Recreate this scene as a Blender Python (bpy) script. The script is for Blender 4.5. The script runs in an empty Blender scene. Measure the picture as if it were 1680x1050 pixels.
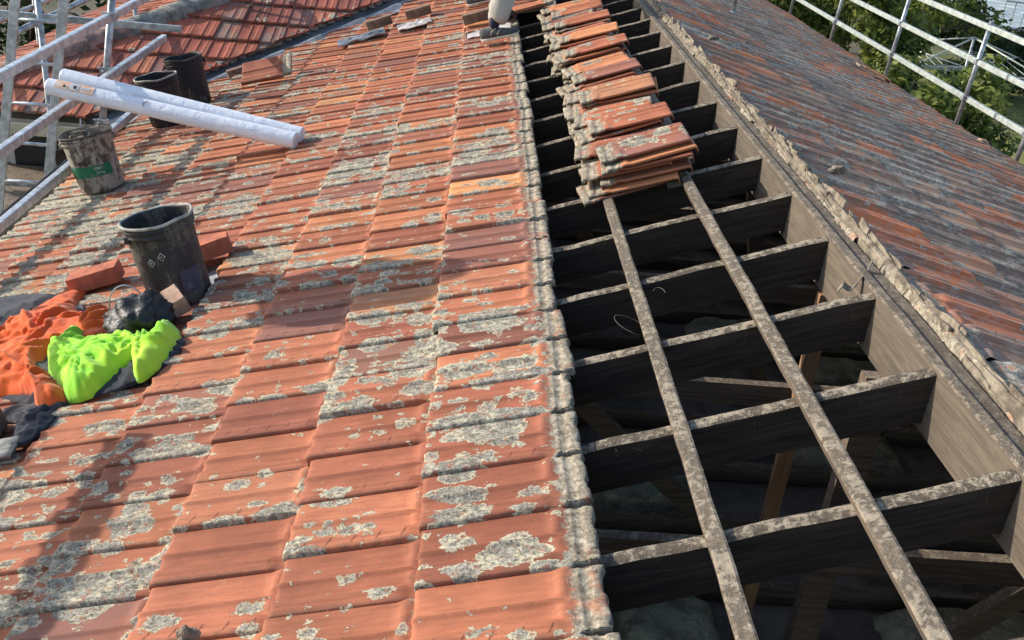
import bpy, bmesh, math, random
import numpy as np
from mathutils import Vector, Matrix, Euler
from mathutils.geometry import delaunay_2d_cdt
from mathutils import noise as mnoise
random.seed(7); RNG = np.random.default_rng(7)
sc = bpy.context.scene
R = math.radians
TH = R(19.5); CT, ST = math.cos(TH), math.sin(TH)

# ------------------------------------------------------------------ camera, world, sun
cam_d = bpy.data.cameras.new('camera'); cam = bpy.data.objects.new('camera', cam_d)
sc.collection.objects.link(cam); sc.camera = cam
cam_d.sensor_width = 36; cam_d.lens = 34.97; cam_d.clip_start = .05; cam_d.clip_end = 500
MW = ((0.9954458886748899, -0.07142401134848825, -0.06313551554513303, -1.2503102440169278),
      (-0.02403621123503119, 0.45284243159965054, -0.8912665104739327, -1.747231131600304),
      (0.09224826973837327, 0.8887251221529675, 0.4490633741293867, 1.165892179385428), (0, 0, 0, 1))
cam.matrix_world = Matrix(MW)
SUN_EL, SUN_AZ = R(26), R(16)          # azimuth measured from -x towards +y
SD = Vector((-math.cos(SUN_EL)*math.cos(SUN_AZ), math.cos(SUN_EL)*math.sin(SUN_AZ), math.sin(SUN_EL)))
w = bpy.data.worlds.new('World'); sc.world = w; w.use_nodes = True
nt = w.node_tree; sky = nt.nodes.new('ShaderNodeTexSky'); sky.sky_type = 'NISHITA'; sky.sun_disc = False
sky.sun_elevation = SUN_EL; sky.sun_rotation = -(math.pi/2 - SUN_AZ)
bg = nt.nodes['Background']; nt.links.new(sky.outputs[0], bg.inputs[0]); bg.inputs[1].default_value = .15
sl = bpy.data.lights.new('sun', 'SUN'); sl.energy = 3.2; sl.angle = R(.5); sl.color = (1, .92, .82)
so = bpy.data.objects.new('sun', sl); sc.collection.objects.link(so)
so.rotation_euler = SD.to_track_quat('Z', 'Y').to_euler(); so.location = (-10, 3, 6)
sc.view_settings.view_transform = 'Standard'; sc.view_settings.look = 'None'
sc.view_settings.exposure = .76; sc.view_settings.gamma = 1

# ------------------------------------------------------------------ object helpers
COL = sc.collection
def tag(o, label=None, cat=None, group=None, kind=None):
    if label: o['label'] = label
    if cat: o['category'] = cat
    if group: o['group'] = group
    if kind: o['kind'] = kind
    return o
def empty(name, loc=(0, 0, 0), rot=(0, 0, 0), **k):
    o = bpy.data.objects.new(name, None); o.empty_display_size = .1
    COL.objects.link(o); o.location = loc; o.rotation_euler = rot
    return tag(o, **k)
def link(name, me, mat=None, parent=None, loc=(0, 0, 0), rot=(0, 0, 0), smooth=False):
    if mat and not len(me.materials): me.materials.append(mat)
    o = bpy.data.objects.new(name, me); COL.objects.link(o)
    o.location = loc; o.rotation_euler = rot
    if parent: o.parent = parent
    if smooth: me.polygons.foreach_set('use_smooth', [True]*len(me.polygons))
    return o
class MB:
    def __init__(s): s.v = []; s.f = []
    def add(s, vs, fs):
        n = len(s.v); s.v += [tuple(v) for v in vs]; s.f += [tuple(i+n for i in f) for f in fs]; return s
    def box(s, c, d, M=None, jit=0):
        c = Vector(c); vs = []
        for x in (-1, 1):
            for y in (-1, 1):
                for z in (-1, 1):
                    p = Vector((x*d[0]/2, y*d[1]/2, z*d[2]/2))
                    if jit: p += Vector((random.uniform(-jit, jit), random.uniform(-jit, jit), random.uniform(-jit, jit)))
                    if M: p = M @ p
                    vs.append(c+p)
        return s.add(vs, [(0, 1, 3, 2), (4, 6, 7, 5), (0, 4, 5, 1), (2, 3, 7, 6), (0, 2, 6, 4), (1, 5, 7, 3)])
    def beam(s, a, b, wd, ht, up=(0, 0, 1), n=1, jit=0):
        a, b = Vector(a), Vector(b); d = (b-a).normalized(); u = Vector(up); sd = d.cross(u).normalized(); u = sd.cross(d)
        vs = []; fs = []
        for i in range(n+1):
            p = a.lerp(b, i/n)
            for k, (x, y) in enumerate(((-1, -1), (1, -1), (1, 1), (-1, 1))):
                j = Vector((random.uniform(-jit, jit), random.uniform(-jit, jit), random.uniform(-jit, jit))) if jit else Vector()
                vs.append(p+sd*x*wd/2+u*y*ht/2+j)
        for i in range(n):
            for k in range(4): fs.append((i*4+k, i*4+(k+1) % 4, i*4+4+(k+1) % 4, i*4+4+k))
        fs += [(3, 2, 1, 0), (n*4, n*4+1, n*4+2, n*4+3)]
        return s.add(vs, fs)
    def tube(s, pts, r, n=8, closed=False):
        pts = [Vector(p) for p in pts]; vs = []; fs = []; m = len(pts)
        rr = r if isinstance(r, (list, tuple)) else [r]*m
        for i, p in enumerate(pts):
            d = (pts[(i+1) % m if closed else min(i+1, m-1)]-pts[i-1 if closed else max(i-1, 0)]).normalized()
            a = d.cross(Vector((0, 0, 1))); a = a.normalized() if a.length > .05 else d.cross(Vector((0, 1, 0))).normalized(); b = a.cross(d)
            for k in range(n):
                t = 2*math.pi*k/n; vs.append(p+(a*math.cos(t)+b*math.sin(t))*rr[i])
        for i in range(m if closed else m-1):
            j = (i+1) % m
            for k in range(n): fs.append((i*n+k, i*n+(k+1) % n, j*n+(k+1) % n, j*n+k))
        if not closed: fs += [tuple(range(n-1, -1, -1)), tuple((m-1)*n+k for k in range(n))]
        return s.add(vs, fs)
    def mesh(s, name):
        me = bpy.data.meshes.new(name); me.from_pydata(s.v, [], s.f); me.update()
        bm = bmesh.new(); bm.from_mesh(me); bmesh.ops.recalc_face_normals(bm, faces=bm.faces); bm.to_mesh(me); bm.free()
        return me
    def build(s, name, mat, parent=None, loc=(0, 0, 0), rot=(0, 0, 0), smooth=False, bevel=0):
        o = link(name, s.mesh(name), mat, parent, loc, rot, smooth)
        if bevel:
            m = o.modifiers.new('bevel', 'BEVEL'); m.width = bevel; m.segments = 2; m.limit_method = 'ANGLE'
        return o
LROT = (0, -TH, 0); RROT = (0, TH, 0)
def LP(u, s, h): return Vector((u*CT-h*ST, s, u*ST+h*CT))       # left roof plane -> world
def RP(u, s, h): return Vector((u*CT+h*ST, s, -u*ST+h*CT))      # right roof plane -> world

# ------------------------------------------------------------------ material helpers
class NT:
    def __init__(s, name):
        s.m = bpy.data.materials.new(name); s.m.use_nodes = True; s.t = s.m.node_tree
        s.b = s.t.nodes['Principled BSDF']; s.b.inputs['Specular IOR Level'].default_value = .25
    def n(s, typ, **k):
        nd = s.t.nodes.new('ShaderNode'+typ)
        for a, v in k.items():
            if a.startswith('i_'):
                key = a[2:]; key = int(key) if key.isdigit() else key.replace('_', ' '); s.set(nd.inputs[key], v)
            else: setattr(nd, a, v)
        return nd
    def set(s, inp, v):
        if hasattr(v, 'links'): s.t.links.new(v, inp)
        elif isinstance(v, (tuple, list)) and len(v) == 3 and inp.type == 'RGBA': inp.default_value = (*v, 1)
        else: inp.default_value = v
    def math(s, op, a, b=0, c=0, clamp=False):
        nd = s.t.nodes.new('ShaderNodeMath'); nd.operation = op; nd.use_clamp = clamp
        s.set(nd.inputs[0], a); s.set(nd.inputs[1], b)
        if op in ('MULTIPLY_ADD', 'SMOOTH_MIN', 'SMOOTH_MAX'): s.set(nd.inputs[2], c)
        return nd.outputs[0]
    def ss(s, x, a, b, lo=0., hi=1.):
        nd = s.t.nodes.new('ShaderNodeMapRange'); nd.interpolation_type = 'SMOOTHSTEP'
        s.set(nd.inputs[0], x); s.set(nd.inputs[1], a); s.set(nd.inputs[2], b); s.set(nd.inputs[3], lo); s.set(nd.inputs[4], hi)
        return nd.outputs[0]
    def mix(s, f, a, b, blend='MIX'):
        nd = s.t.nodes.new('ShaderNodeMix'); nd.data_type = 'RGBA'; nd.blend_type = blend
        s.set(nd.inputs[0], f); s.set(nd.inputs[6], a); s.set(nd.inputs[7], b); return nd.outputs[2]
    def ramp(s, f, stops):
        nd = s.t.nodes.new('ShaderNodeValToRGB'); e = nd.color_ramp.elements
        while len(e) < len(stops): e.new(.5)
        for el, (p, c) in zip(e, stops): el.position = p; el.color = (*c, 1)
        s.set(nd.inputs[0], f); return nd.outputs[0]
    def noise(s, co, scale, detail=4, rough=.55, dist=0., out=0):
        nd = s.n('TexNoise'); s.set(nd.inputs['Vector'], co); nd.inputs['Scale'].default_value = scale
        nd.inputs['Detail'].default_value = detail; nd.inputs['Roughness'].default_value = rough; nd.inputs['Distortion'].default_value = dist
        return nd.outputs[out]
    def vscale(s, v, sc_):
        nd = s.n('VectorMath', operation='MULTIPLY'); s.set(nd.inputs[0], v); nd.inputs[1].default_value = sc_; return nd.outputs[0]
    def vadd(s, a, b):
        nd = s.n('VectorMath', operation='ADD'); s.set(nd.inputs[0], a); s.set(nd.inputs[1], b); return nd.outputs[0]
    def bump(s, h, strength=.5, dist=.003, normal=None):
        nd = s.n('Bump'); s.set(nd.inputs['Height'], h); nd.inputs['Strength'].default_value = strength; nd.inputs['Distance'].default_value = dist
        if normal: s.set(nd.inputs['Normal'], normal)
        return nd.outputs[0]
    def obj(s): return s.n('TexCoord').outputs['Object']
    def fin(s, col=None, rough=None, bump=None, metal=None):
        if col is not None: s.set(s.b.inputs['Base Color'], col)
        if rough is not None: s.set(s.b.inputs['Roughness'], rough)
        if bump is not None: s.set(s.b.inputs['Normal'], bump)
        if metal is not None: s.b.inputs['Metallic'].default_value = metal
        return s.m

def simple(name, col, rough=.7, var=.25, scale=8, metal=0, bumps=.2, bscale=60, col2=None, spec=.25, bdist=.002):
    t = NT(name); co = t.obj(); n = t.noise(co, scale, 5, .6)
    c2 = col2 or tuple(c*(1-var) for c in col)
    c = t.mix(t.ss(n, .35, .65), tuple(min(1, c*(1+var*.4)) for c in col), c2)
    t.b.inputs['Specular IOR Level'].default_value = spec
    return t.fin(c, rough, t.bump(t.noise(co, bscale, 3, .6), bumps, bdist), metal)

def terracotta(name, ramp, lichen=0., dirt=0., lich_cols=((.10, .092, .072), (.28, .26, .205), (.50, .47, .37)), rimk=.85):
    t = NT(name)
    pc = t.n('Attribute', attribute_name='tco').outputs['Vector']
    rn = t.n('Attribute', attribute_name='trnd'); sep = t.n('SeparateColor'); t.set(sep.inputs[0], rn.outputs['Color'])
    hue, bri, var = sep.outputs[0], sep.outputs[1], sep.outputs[2]; bias = rn.outputs['Alpha']
    uv = t.n('UVMap', uv_map='tuv').outputs[0]; sx = t.n('SeparateXYZ'); t.set(sx.inputs[0], uv)
    U, V = sx.outputs[0], sx.outputs[1]                 # U along the tile (0 nose, 1 end of the exposed part), V across
    base = t.ramp(hue, ramp)
    n_big = t.noise(pc, 5, 3, .6); streak = t.noise(t.vscale(pc, (9, 70, 30)), 1, 4, .65); fine = t.noise(pc, 260, 3, .7); mid = t.noise(pc, 40, 4, .65)
    k = t.math('MULTIPLY_ADD', bri, .62, .66)
    k = t.math('MULTIPLY', k, t.ss(streak, .25, .75, .82, 1.12)); k = t.math('MULTIPLY', k, t.ss(n_big, .3, .7, .85, 1.12))
    k = t.math('MULTIPLY', k, t.ss(fine, .3, .7, .9, 1.08))
    kk = t.n('CombineXYZ'); [t.set(kk.inputs[i], k) for i in range(3)]
    c = t.mix(1., base, kk.outputs[0], 'MULTIPLY')
    c = t.mix(t.math('MULTIPLY', t.ss(var, .72, .9), t.ss(n_big, .3, .6, .25, .75)), c, (.21, .105, .085))
    c = t.mix(t.math('MULTIPLY', t.ss(bri, .62, .85), t.ss(streak, .35, .7, .0, .45)), c, (.56, .25, .095))
    # paler scuffs and dark soot specks on the clay
    c = t.mix(t.ss(mid, .62, .8, 0, .35), c, (.55, .30, .18)); c = t.mix(t.ss(t.noise(pc, 90, 3, .7), .66, .74, 0, .75), c, (.07, .045, .035))
    # darker blotches along the side lap and below the lap above
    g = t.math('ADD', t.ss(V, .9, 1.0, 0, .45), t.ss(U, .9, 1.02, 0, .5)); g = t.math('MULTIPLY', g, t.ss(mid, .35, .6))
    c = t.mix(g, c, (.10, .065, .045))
    if dirt:
        dn = t.noise(pc, 7, 6, .72); c = t.mix(t.ss(t.math('MULTIPLY_ADD', var, .35, dn), .82-.3*dirt, .95-.3*dirt, 0, .85), c, (.20, .15, .115))
        c = t.mix(t.ss(t.noise(t.vscale(pc, (24, 34, 20)), 1, 5, .8), .50, .60, 0, .6*dirt), c, (.42, .35, .28))
    # little slots pressed into the lap strip
    sl_ = t.math('FRACT', t.math('MULTIPLY', t.math('ADD', U, t.math('MULTIPLY', V, .22)), 5.6))
    slot = t.math('MULTIPLY', t.ss(sl_, .90, .93), t.math('MULTIPLY', t.ss(V, .80, .83), t.ss(V, .93, .96, 1, 0)))
    slot = t.math('MULTIPLY', slot, t.ss(U, .9, .95, 1, 0))
    line = t.math('MULTIPLY', t.ss(V, .855, .865), t.ss(V, .875, .885, 1, 0)); slot = t.math('MULTIPLY', slot, t.ss(t.math('ADD', bri, t.math('MULTIPLY', mid, .4)), .55, .75, 0, .8))
    c = t.mix(t.math('MULTIPLY', slot, .55), c, (.09, .035, .02))
    # lichen: merged lobes with a pale rim, rough grey inside
    wob = t.n('TexNoise'); t.set(wob.inputs['Vector'], pc); wob.inputs['Scale'].default_value = 45; wob.inputs['Detail'].default_value = 4; wob.inputs['Roughness'].default_value = .65
    pcd = t.vscale(t.vadd(pc, t.vscale(t.vadd(wob.outputs['Color'], (-.5, -.5, -.5)), (.05, .04, .0))), (.66, 1, 1))
    low = t.ss(V, .25, .85, -.06, .09)
    def lobes(scale, off, amt):
        vo = t.n('TexVoronoi'); vo.feature = 'F1'; vo.voronoi_dimensions = '2D'; t.set(vo.inputs['Vector'], t.vadd(pcd, (off, off*.7, 0))); vo.inputs['Scale'].default_value = scale
        vc = t.n('SeparateColor'); t.set(vc.inputs[0], vo.outputs['Color'])
        thr = t.math('MULTIPLY_ADD', t.math('ADD', t.math('ADD', bias, low), lichen), amt, 0)
        r = t.math('MULTIPLY', t.math('SUBTRACT', thr, t.math('MULTIPLY', vc.outputs[0], .75)), 1.6)
        r = t.math('MINIMUM', r, .8)
        return t.math('DIVIDE', t.math('SUBTRACT', r, vo.outputs['Distance']), scale)
    edge = t.math('ADD', t.math('MULTIPLY', t.math('SUBTRACT', t.noise(pc, 75, 5, .8), .5), .034), t.math('MULTIPLY', t.math('SUBTRACT', t.noise(pc, 17, 3, .6), .5), .04))
    fs = [t.math('ADD', x, edge) for x in (lobes(9.5, 0, .95), lobes(19, 3.1, .9), lobes(40, 7.7, .4), lobes(5.6, 1.3, .72))]
    f = t.math('MAXIMUM', t.math('MAXIMUM', fs[0], fs[1]), t.math('MAXIMUM', fs[2], fs[3])); mask = t.ss(f, -.0008, .0010)
    band = [t.math('MULTIPLY', t.ss(x, -.001, .001), t.ss(x, .003, .0065, 1, 0)) for x in fs]
    rim = t.math('MULTIPLY', mask, t.math('MAXIMUM', t.math('MAXIMUM', band[0], band[1]), t.math('MAXIMUM', band[2], band[3])))
    rim = t.math('MULTIPLY', rim, t.ss(t.noise(pc, 60, 3, .7), .35, .5, .45, 1))
    grain = t.noise(pc, 120, 4, .85); inner = t.ramp(t.ss(t.math('ADD', grain, t.math('MULTIPLY', t.noise(pc, 30, 4, .7), .6)), .55, 1.05), [(0, lich_cols[0]), (.5, lich_cols[1]), (1, lich_cols[2])])
    inner = t.mix(t.ss(t.noise(pc, 40, 4, .7), .54, .66, 0, .75), inner, base)
    inner = t.mix(t.ss(t.noise(pc, 95, 5, .85), .54, .64, 0, .85), inner, (.05, .045, .035)); inner = t.mix(t.ss(t.noise(t.vadd(pc, (9, 3, 0)), 100, 5, .85), .56, .65, 0, .8), inner, (.60, .57, .46))
    lc = t.mix(t.math('MULTIPLY', rim, rimk), inner, (.68, .60, .40))
    c = t.mix(mask, c, lc)
    # dusty grey head of the tile, hidden under the lap except where the course above is gone
    hd = t.ss(t.math('ADD', U, t.math('MULTIPLY', t.math('SUBTRACT', mid, .5), .25)), .985, 1.03)
    hc = t.ramp(t.noise(pc, 48, 6, .82), [(.33, (.07, .058, .042)), (.47, (.22, .185, .13)), (.58, (.40, .35, .26)), (.70, (.58, .53, .41))])
    hc = t.mix(t.ss(t.noise(pc, 14, 4, .6), .55, .68, 0, .55), hc, base)
    c = t.mix(hd, c, hc)
    rough_h = t.math('ADD', t.math('MULTIPLY', t.math('MAXIMUM', mask, t.math('MULTIPLY', hd, .6)), t.math('MULTIPLY', t.noise(pc, 110, 5, .8), 1.6)), t.math('MULTIPLY', fine, .12))
    rough_h = t.math('ADD', rough_h, t.math('MULTIPLY', mask, .4)); rough_h = t.math('SUBTRACT', rough_h, t.math('MULTIPLY', slot, .9))
    return t.fin(c, t.ss(mask, 0, 1, .72, .95), t.bump(rough_h, .7, .004))

RAMP_RED = [(0, (.28, .092, .054)), (.3, (.37, .124, .067)), (.65, (.44, .154, .076)), (.9, (.49, .195, .088)), (1, (.53, .235, .098))]
M = {}
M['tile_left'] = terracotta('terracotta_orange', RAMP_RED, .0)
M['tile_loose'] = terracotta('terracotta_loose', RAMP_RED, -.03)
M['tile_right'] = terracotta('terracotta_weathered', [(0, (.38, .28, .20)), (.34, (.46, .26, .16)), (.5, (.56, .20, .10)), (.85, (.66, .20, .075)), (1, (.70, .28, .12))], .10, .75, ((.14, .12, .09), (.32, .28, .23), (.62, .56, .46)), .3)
M['tile_wing'] = terracotta('terracotta_red', [(0, (.22, .07, .05)), (.5, (.36, .10, .06)), (1, (.46, .15, .08))], -.12, .12)

def wood(name, col, dark, dust=None, grain_axis=0, dust_amt=1., scale=1., bdist=.004):
    t = NT(name); co = t.obj(); s3 = [60, 60, 60]; s3[grain_axis] = 4
    g = t.noise(t.vscale(co, tuple(s3)), 1, 5, .7, .6); b = t.noise(co, 5, 4, .6)
    c = t.mix(t.ss(g, .35, .65), col, dark); c = t.mix(t.ss(b, .4, .7, 0, .5), c, tuple(x*.6 for x in col))
    h = g
    if dust:
        nz = t.n('SeparateXYZ'); t.set(nz.inputs[0], t.n('NewGeometry').outputs['Normal'])
        d = t.math('ADD', t.math('MULTIPLY', t.noise(co, 38, 6, .8), .7), t.math('MULTIPLY', t.noise(t.vscale(co, (1, 1, 1)), 7, 5, .7), .32)); dn = t.noise(co, 150, 4, .8)
        m = t.math('MULTIPLY', t.ss(nz.outputs[2], .35, .75), t.ss(d, .44, .54, .25, 1)); m = t.math('MULTIPLY', m, dust_amt)
        dc = t.ramp(t.math('ADD', t.math('MULTIPLY', dn, .6), t.math('MULTIPLY', d, .5)), [(.35, tuple(x*.35 for x in dust)), (.52, dust), (.72, tuple(min(1, x*1.6) for x in dust))])
        c = t.mix(m, c, dc); h = t.math('ADD', g, t.math('MULTIPLY', m, t.math('ADD', t.math('MULTIPLY', d, 2.2), dn)))
    return t.fin(c, .9, t.bump(h, .8, bdist))
M['rafter'] = wood('old_rafter_timber', (.060, .043, .031), (.026, .019, .015), (.27, .225, .165))
M['batten'] = wood('dusty_batten_timber', (.18, .14, .10), (.09, .07, .055), (.27, .225, .165), 1)
M['ridge'] = wood('ridge_board_timber', (.165, .13, .095), (.10, .08, .06), (.23, .19, .14), 1, .8)
M['joist'] = wood('attic_timber', (.20, .15, .11), (.10, .075, .055), (.26, .21, .16))
M['strut'] = wood('pale_strut_timber', (.42, .24, .13), (.28, .16, .09), None, 2)
M['plaster'] = simple('attic_ceiling_dust', (.26, .22, .18), .95, .5, 3, bumps=.6, bscale=25, bdist=.01)
M['insul'] = simple('insulation_wool', (.42, .40, .28), .95, .4, 9, bumps=1, bscale=40, bdist=.02)
M['mortar'] = simple('broken_mortar', (.25, .21, .155), .95, .35, 22, bumps=1, bscale=90, bdist=.006, col2=(.11, .09, .068))
M['capmortar'] = simple('weathered_ridge_capping', (.24, .23, .20), .95, .5, 9, bumps=1, bscale=60, bdist=.008, col2=(.12, .13, .12))
M['cappink'] = simple('weathered_pink_capping', (.36, .22, .17), .95, .5, 7, bumps=1, bscale=60, bdist=.008, col2=(.13, .11, .10))
M['alu'] = simple('aluminium_scaffold', (.55, .57, .58), .42, .3, 20, .55, .15, 120)
M['aluw'] = simple('pale_guard_rail', (.46, .50, .45), .5, .25, 14, .25, .15, 120)
M['steel'] = simple('galvanised_steel', (.42, .44, .45), .45, .4, 16, .6, .2, 90)
M['flash'] = simple('lead_valley_flashing', (.29, .31, .33), .5, .35, 6, .35, .5, 18, bdist=.01)
M['gutter'] = simple('cream_gutter_paint', (.46, .42, .30), .5, .2, 5)
M['gutterdk'] = simple('dull_gutter_metal', (.20, .20, .19), .55, .4, 6, .3)
M['wall'] = simple('cream_wall_paint', (.50, .49, .42), .8, .15, 3)
M['brick'] = simple('red_clay_brick', (.42, .135, .075), .85, .35, 12, bumps=.5, bscale=120, col2=(.30, .10, .06))
M['brickdk'] = simple('brown_clay_brick', (.19, .125, .085), .9, .4, 14, bumps=.5, bscale=120)
M['brickpale'] = simple('pale_clay_brick', (.45, .29, .2), .85, .25, 14, bumps=.5, bscale=120)
M['glassdk'] = simple('dark_window_glass', (.02, .025, .03), .1, .2, 3, spec=.5)

# ------------------------------------------------------------------ roof tiles
LEN, EXP, WID, COV = .42, .345, .223, .2075
VS = np.array([0, .004, .012, .03, .06, .085, .0925, .096, .099, .104, .112, .14, .150, .1535, .157, .166, .1775, .1805, .1835, .195, .2045, .208, .2095, .210])
HV = np.array([-.004, -.001, -.002, -.004, -.003, .000, .002, .0055, .0055, .001, -.002, -.003, -.002, .001, .0055, .0062, .0062, .0045, .0068, .0075, .0072, .0055, .000, -.012])
HH = np.array([.002, .003, .002, .001, .000, .001, .001, .001, .001, .000, .000, .000, .000, .001, .001, .002, .002, .001, .002, .002, .002, .001, -.002, -.014])
WS = np.array([0, 0, .003, .008, .016, .04, .1, .17, .24, .29, .306, .316, .326, .336, .345, .352, .3585, .361, .366, .3685, .376, .379, .388, .391, .40, .409, .412, .418, .42, .42])
DW = np.array([-.030, -.008, -.003, -.001, 0, 0, 0, 0, 0, 0, 0, 0, 0, 0, 0, -.001, -.001, -.0005, -.0005, -.002, -.0035, -.0035, -.0035, -.001, -.0005, -.0005, -.001, -.002, -.004, -.018])
FW = np.clip((.332-WS)/.028, 0, 1); FW = FW*FW*(3-2*FW)
NV, NW = len(VS), len(WS)
VG, WG = np.meshgrid(VS, WS, indexing='ij')
VG = VG-np.clip((WG-.352)/.008, 0, 1)*(VG > .2)*.013+np.clip((WG-.352)/.008, 0, 1)*(VG < .01)*.002
HG = HV[:, None]*FW[None, :] + HH[:, None]*(1-FW[None, :]) + DW[None, :]
HG[-1, :] = np.minimum(HG[-1, :], -.010)
HG[3:6, 11:14] += np.array([.003, .005, .003]); HG[10:12, 11:14] += np.array([.002, .004, .002]); HG[:2, 15:] -= .004
iv, iw = np.meshgrid(np.arange(NV-1), np.arange(NW-1), indexing='ij')
QUADS = np.stack([iv*NW+iw, (iv+1)*NW+iw, (iv+1)*NW+iw+1, iv*NW+iw+1], -1).reshape(-1, 4)
def mesh_np(name, v, q, tuv, trnd, tco, mat, flip=False):
    me = bpy.data.meshes.new(name); me.vertices.add(len(v)); me.vertices.foreach_set('co', v.astype(np.float32).ravel())
    q = q[:, ::-1] if flip else q
    me.loops.add(q.size); me.loops.foreach_set('vertex_index', q.astype(np.int32).ravel())
    me.polygons.add(len(q)); me.polygons.foreach_set('loop_start', np.arange(0, q.size, 4, dtype=np.int32)); me.polygons.foreach_set('loop_total', np.full(len(q), 4, np.int32))
    me.update(calc_edges=True)
    if tuv is not None:
        uvl = me.uv_layers.new(name='tuv'); uvl.data.foreach_set('uv', tuv[q.ravel()].astype(np.float32).ravel())
        a = me.attributes.new('trnd', 'FLOAT_COLOR', 'POINT'); a.data.foreach_set('color', trnd.astype(np.float32).ravel())
        a = me.attributes.new('tco', 'FLOAT_VECTOR', 'POINT'); a.data.foreach_set('vector', tco.astype(np.float32).ravel())
    me.polygons.foreach_set('use_smooth', np.ones(len(q), bool)); me.validate(); me.materials.append(mat)
    return me
def vnoise(x, y, z=0): return mnoise.noise(Vector((x, y, z)))
def chip(sd):
    return np.array([min(.002, .009*mnoise.noise(Vector((x*22, sd*1.7, 0)))+.013*mnoise.noise(Vector((x*80, sd*1.7, 5)))) for x in VS])[:, None]-random.random()*.006
def tile_field(name, u_lows, s_from, s_to, sgn_w, sgn_v, mat, hue, bias, keep=None, clampf=None, sag=.008, jit=1., uoff=0, missing=(), bri=None, hs=1.):
    """tiles on a plane: local x = u (up-slope sign sgn_w), local y = s; v runs with sgn_v"""
    vs, uvs, rn, cs, n = [], [], [], [], 0
    cnt = int((s_to-s_from)/COV)
    for ci, ul in enumerate(u_lows):
        for k in range(cnt):
            s0 = (s_to-k*COV) if sgn_v < 0 else (s_from+k*COV)
            sc_ = s0+sgn_v*COV/2; uc = ul+sgn_w*EXP/2
            if keep and not keep(uc, sc_): continue
            if any(abs(uc-a) < .17 and abs(sc_-b) < .1025 for a, b in missing): continue
            a = random.gauss(0, .006)*jit; du = random.gauss(0, .0035 if ci else .006)*jit; dh = abs(random.gauss(0, .0018))*jit; ds = random.gauss(0, .001)*jit
            tw = random.gauss(0, .012)*jit
            if random.random() < .05*jit: dh += .006; a += random.choice((-1, 1))*.012
            if random.random() < .06*jit: du += random.choice((-1, 1))*.008
            V = VG-COV/2; W = WG-EXP/2
            Vr = V*math.cos(a)-W*math.sin(a)+COV/2+ds; Wr = V*math.sin(a)+W*math.cos(a)+EXP/2
            Wr = Wr+chip(len(vs))*np.clip((WG-.39)/.03, 0, 1)*1.0
            u = ul+sgn_w*(Wr+du); s = s0+sgn_v*Vr
            h = HG*hs+.088-WG*(.034/EXP)+dh+tw*(VG-.1)*.4
            P = np.stack([u, s, h], -1).reshape(-1, 3)
            P[:, 2] += sag*(np.sin(P[:, 0]*1.7+1)*np.cos(P[:, 1]*.9))+ .5*sag*np.sin(P[:, 1]*2.3+P[:, 0])
            hm = np.clip((WG.ravel()-.35)/.01, 0, 1)
            if sgn_v < 0 and ci == 0 and hm.any(): P[:, 2] += hm*np.array([.0016*vnoise(p[0]*60, p[1]*60, 2)+.0012*vnoise(p[0]*160, p[1]*160, 7) for p in P])
            if clampf: P = clampf(P)
            vs.append(P); cs.append(np.stack([u, s, h], -1).reshape(-1, 3))
            uvs.append(np.stack([WG/EXP, VG/COV], -1).reshape(-1, 2))
            r = np.array([np.clip(hue(uc, sc_)+random.gauss(0, .2), 0, 1), np.clip(random.gauss(.5, .22)+(bri(uc, sc_) if bri else 0), 0, 1), random.random(), bias(uc, sc_)+random.gauss(0, .14)])
            rn.append(np.repeat(r[None], NV*NW, 0)); n += 1
    v = np.concatenate(vs); q = (QUADS[None]+(np.arange(n)*NV*NW)[:, None, None]).reshape(-1, 4)
    return mesh_np(name, v, q, np.concatenate(uvs), np.concatenate(rn), np.concatenate(cs), mat, flip=(sgn_w*sgn_v > 0))

# ------------------------------------------------------------------ the house
house = empty('house', (0, 3, -4.4), label='house with terracotta tiled roof partly stripped down to its dark rafters', cat='house')
HO = Vector((0, -3, 4.4))
def part(o): o.parent = house; o.location = Vector(o.location)+HO; return o
# valley line in plan: x - y = VC ;  hip line: x - y = HC
VC = -10.62; HC = -12.13
def lbias(u, s):
    b = .31+.30*vnoise(u*1.3, s*1.1, 3)
    b += (.03 if s < 1.4 and u > -2.4 else 0)-(.05 if 2.5 < s < 5 else 0)
    b += .05*math.exp(-((s-3.6)/1.7)**2)*(1 if u > -3.3 else 1.2)
    b += .16*(1/(1+math.exp((u+2.75)/.12)))*(1 if s > 2.2 else 0)
    if s > 4.4: b -= .10
    return b
def lclamp(P):
    x = P[:, 0]*CT-P[:, 2]*ST; lim = x-VC-.11
    P[:, 1] = np.where(P[:, 1] > lim, lim, P[:, 1]); return P
def lkeep(u, s): return s < u*CT-VC-.02 and u > -4.35
ULOW = [-1.339-EXP*i for i in range(0, 9)]
miss = [(-1.339+.17-EXP*4, 2.33), (-1.339+.17-EXP*4, 2.13), (-1.339+.17, 6.0)]
part(link('tiled_slope', tile_field('tiled_slope', ULOW, -2.6, 9.7065, 1, -1, M['tile_left'], lambda u, s: .45+.35*vnoise(u, s, 9)+(.1 if s > 4 else 0), lbias, lkeep, lclamp, missing=miss, hs=1.35), rot=LROT)).data.name = 'tiled_slope'
part(link('tiled_slope', tile_field('tiled_patch', [-1.339+EXP], 6.35, 9.4, 1, -1, M['tile_left'], lambda u, s: .6, lambda u, s: .1), rot=LROT))
part(link('tiled_slope', tile_field('tiled_slope_right', [4.30-EXP*i for i in range(0, 12)], -2.2, 19, -1, 1, M['tile_right'], lambda u, s: .42+.75*vnoise(u*.9, s*.45, 5), lambda u, s: .18+.3*vnoise(u*1.1, s*.8, 2), jit=1.6, sag=.012, hs=1.7), rot=RROT))
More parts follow.
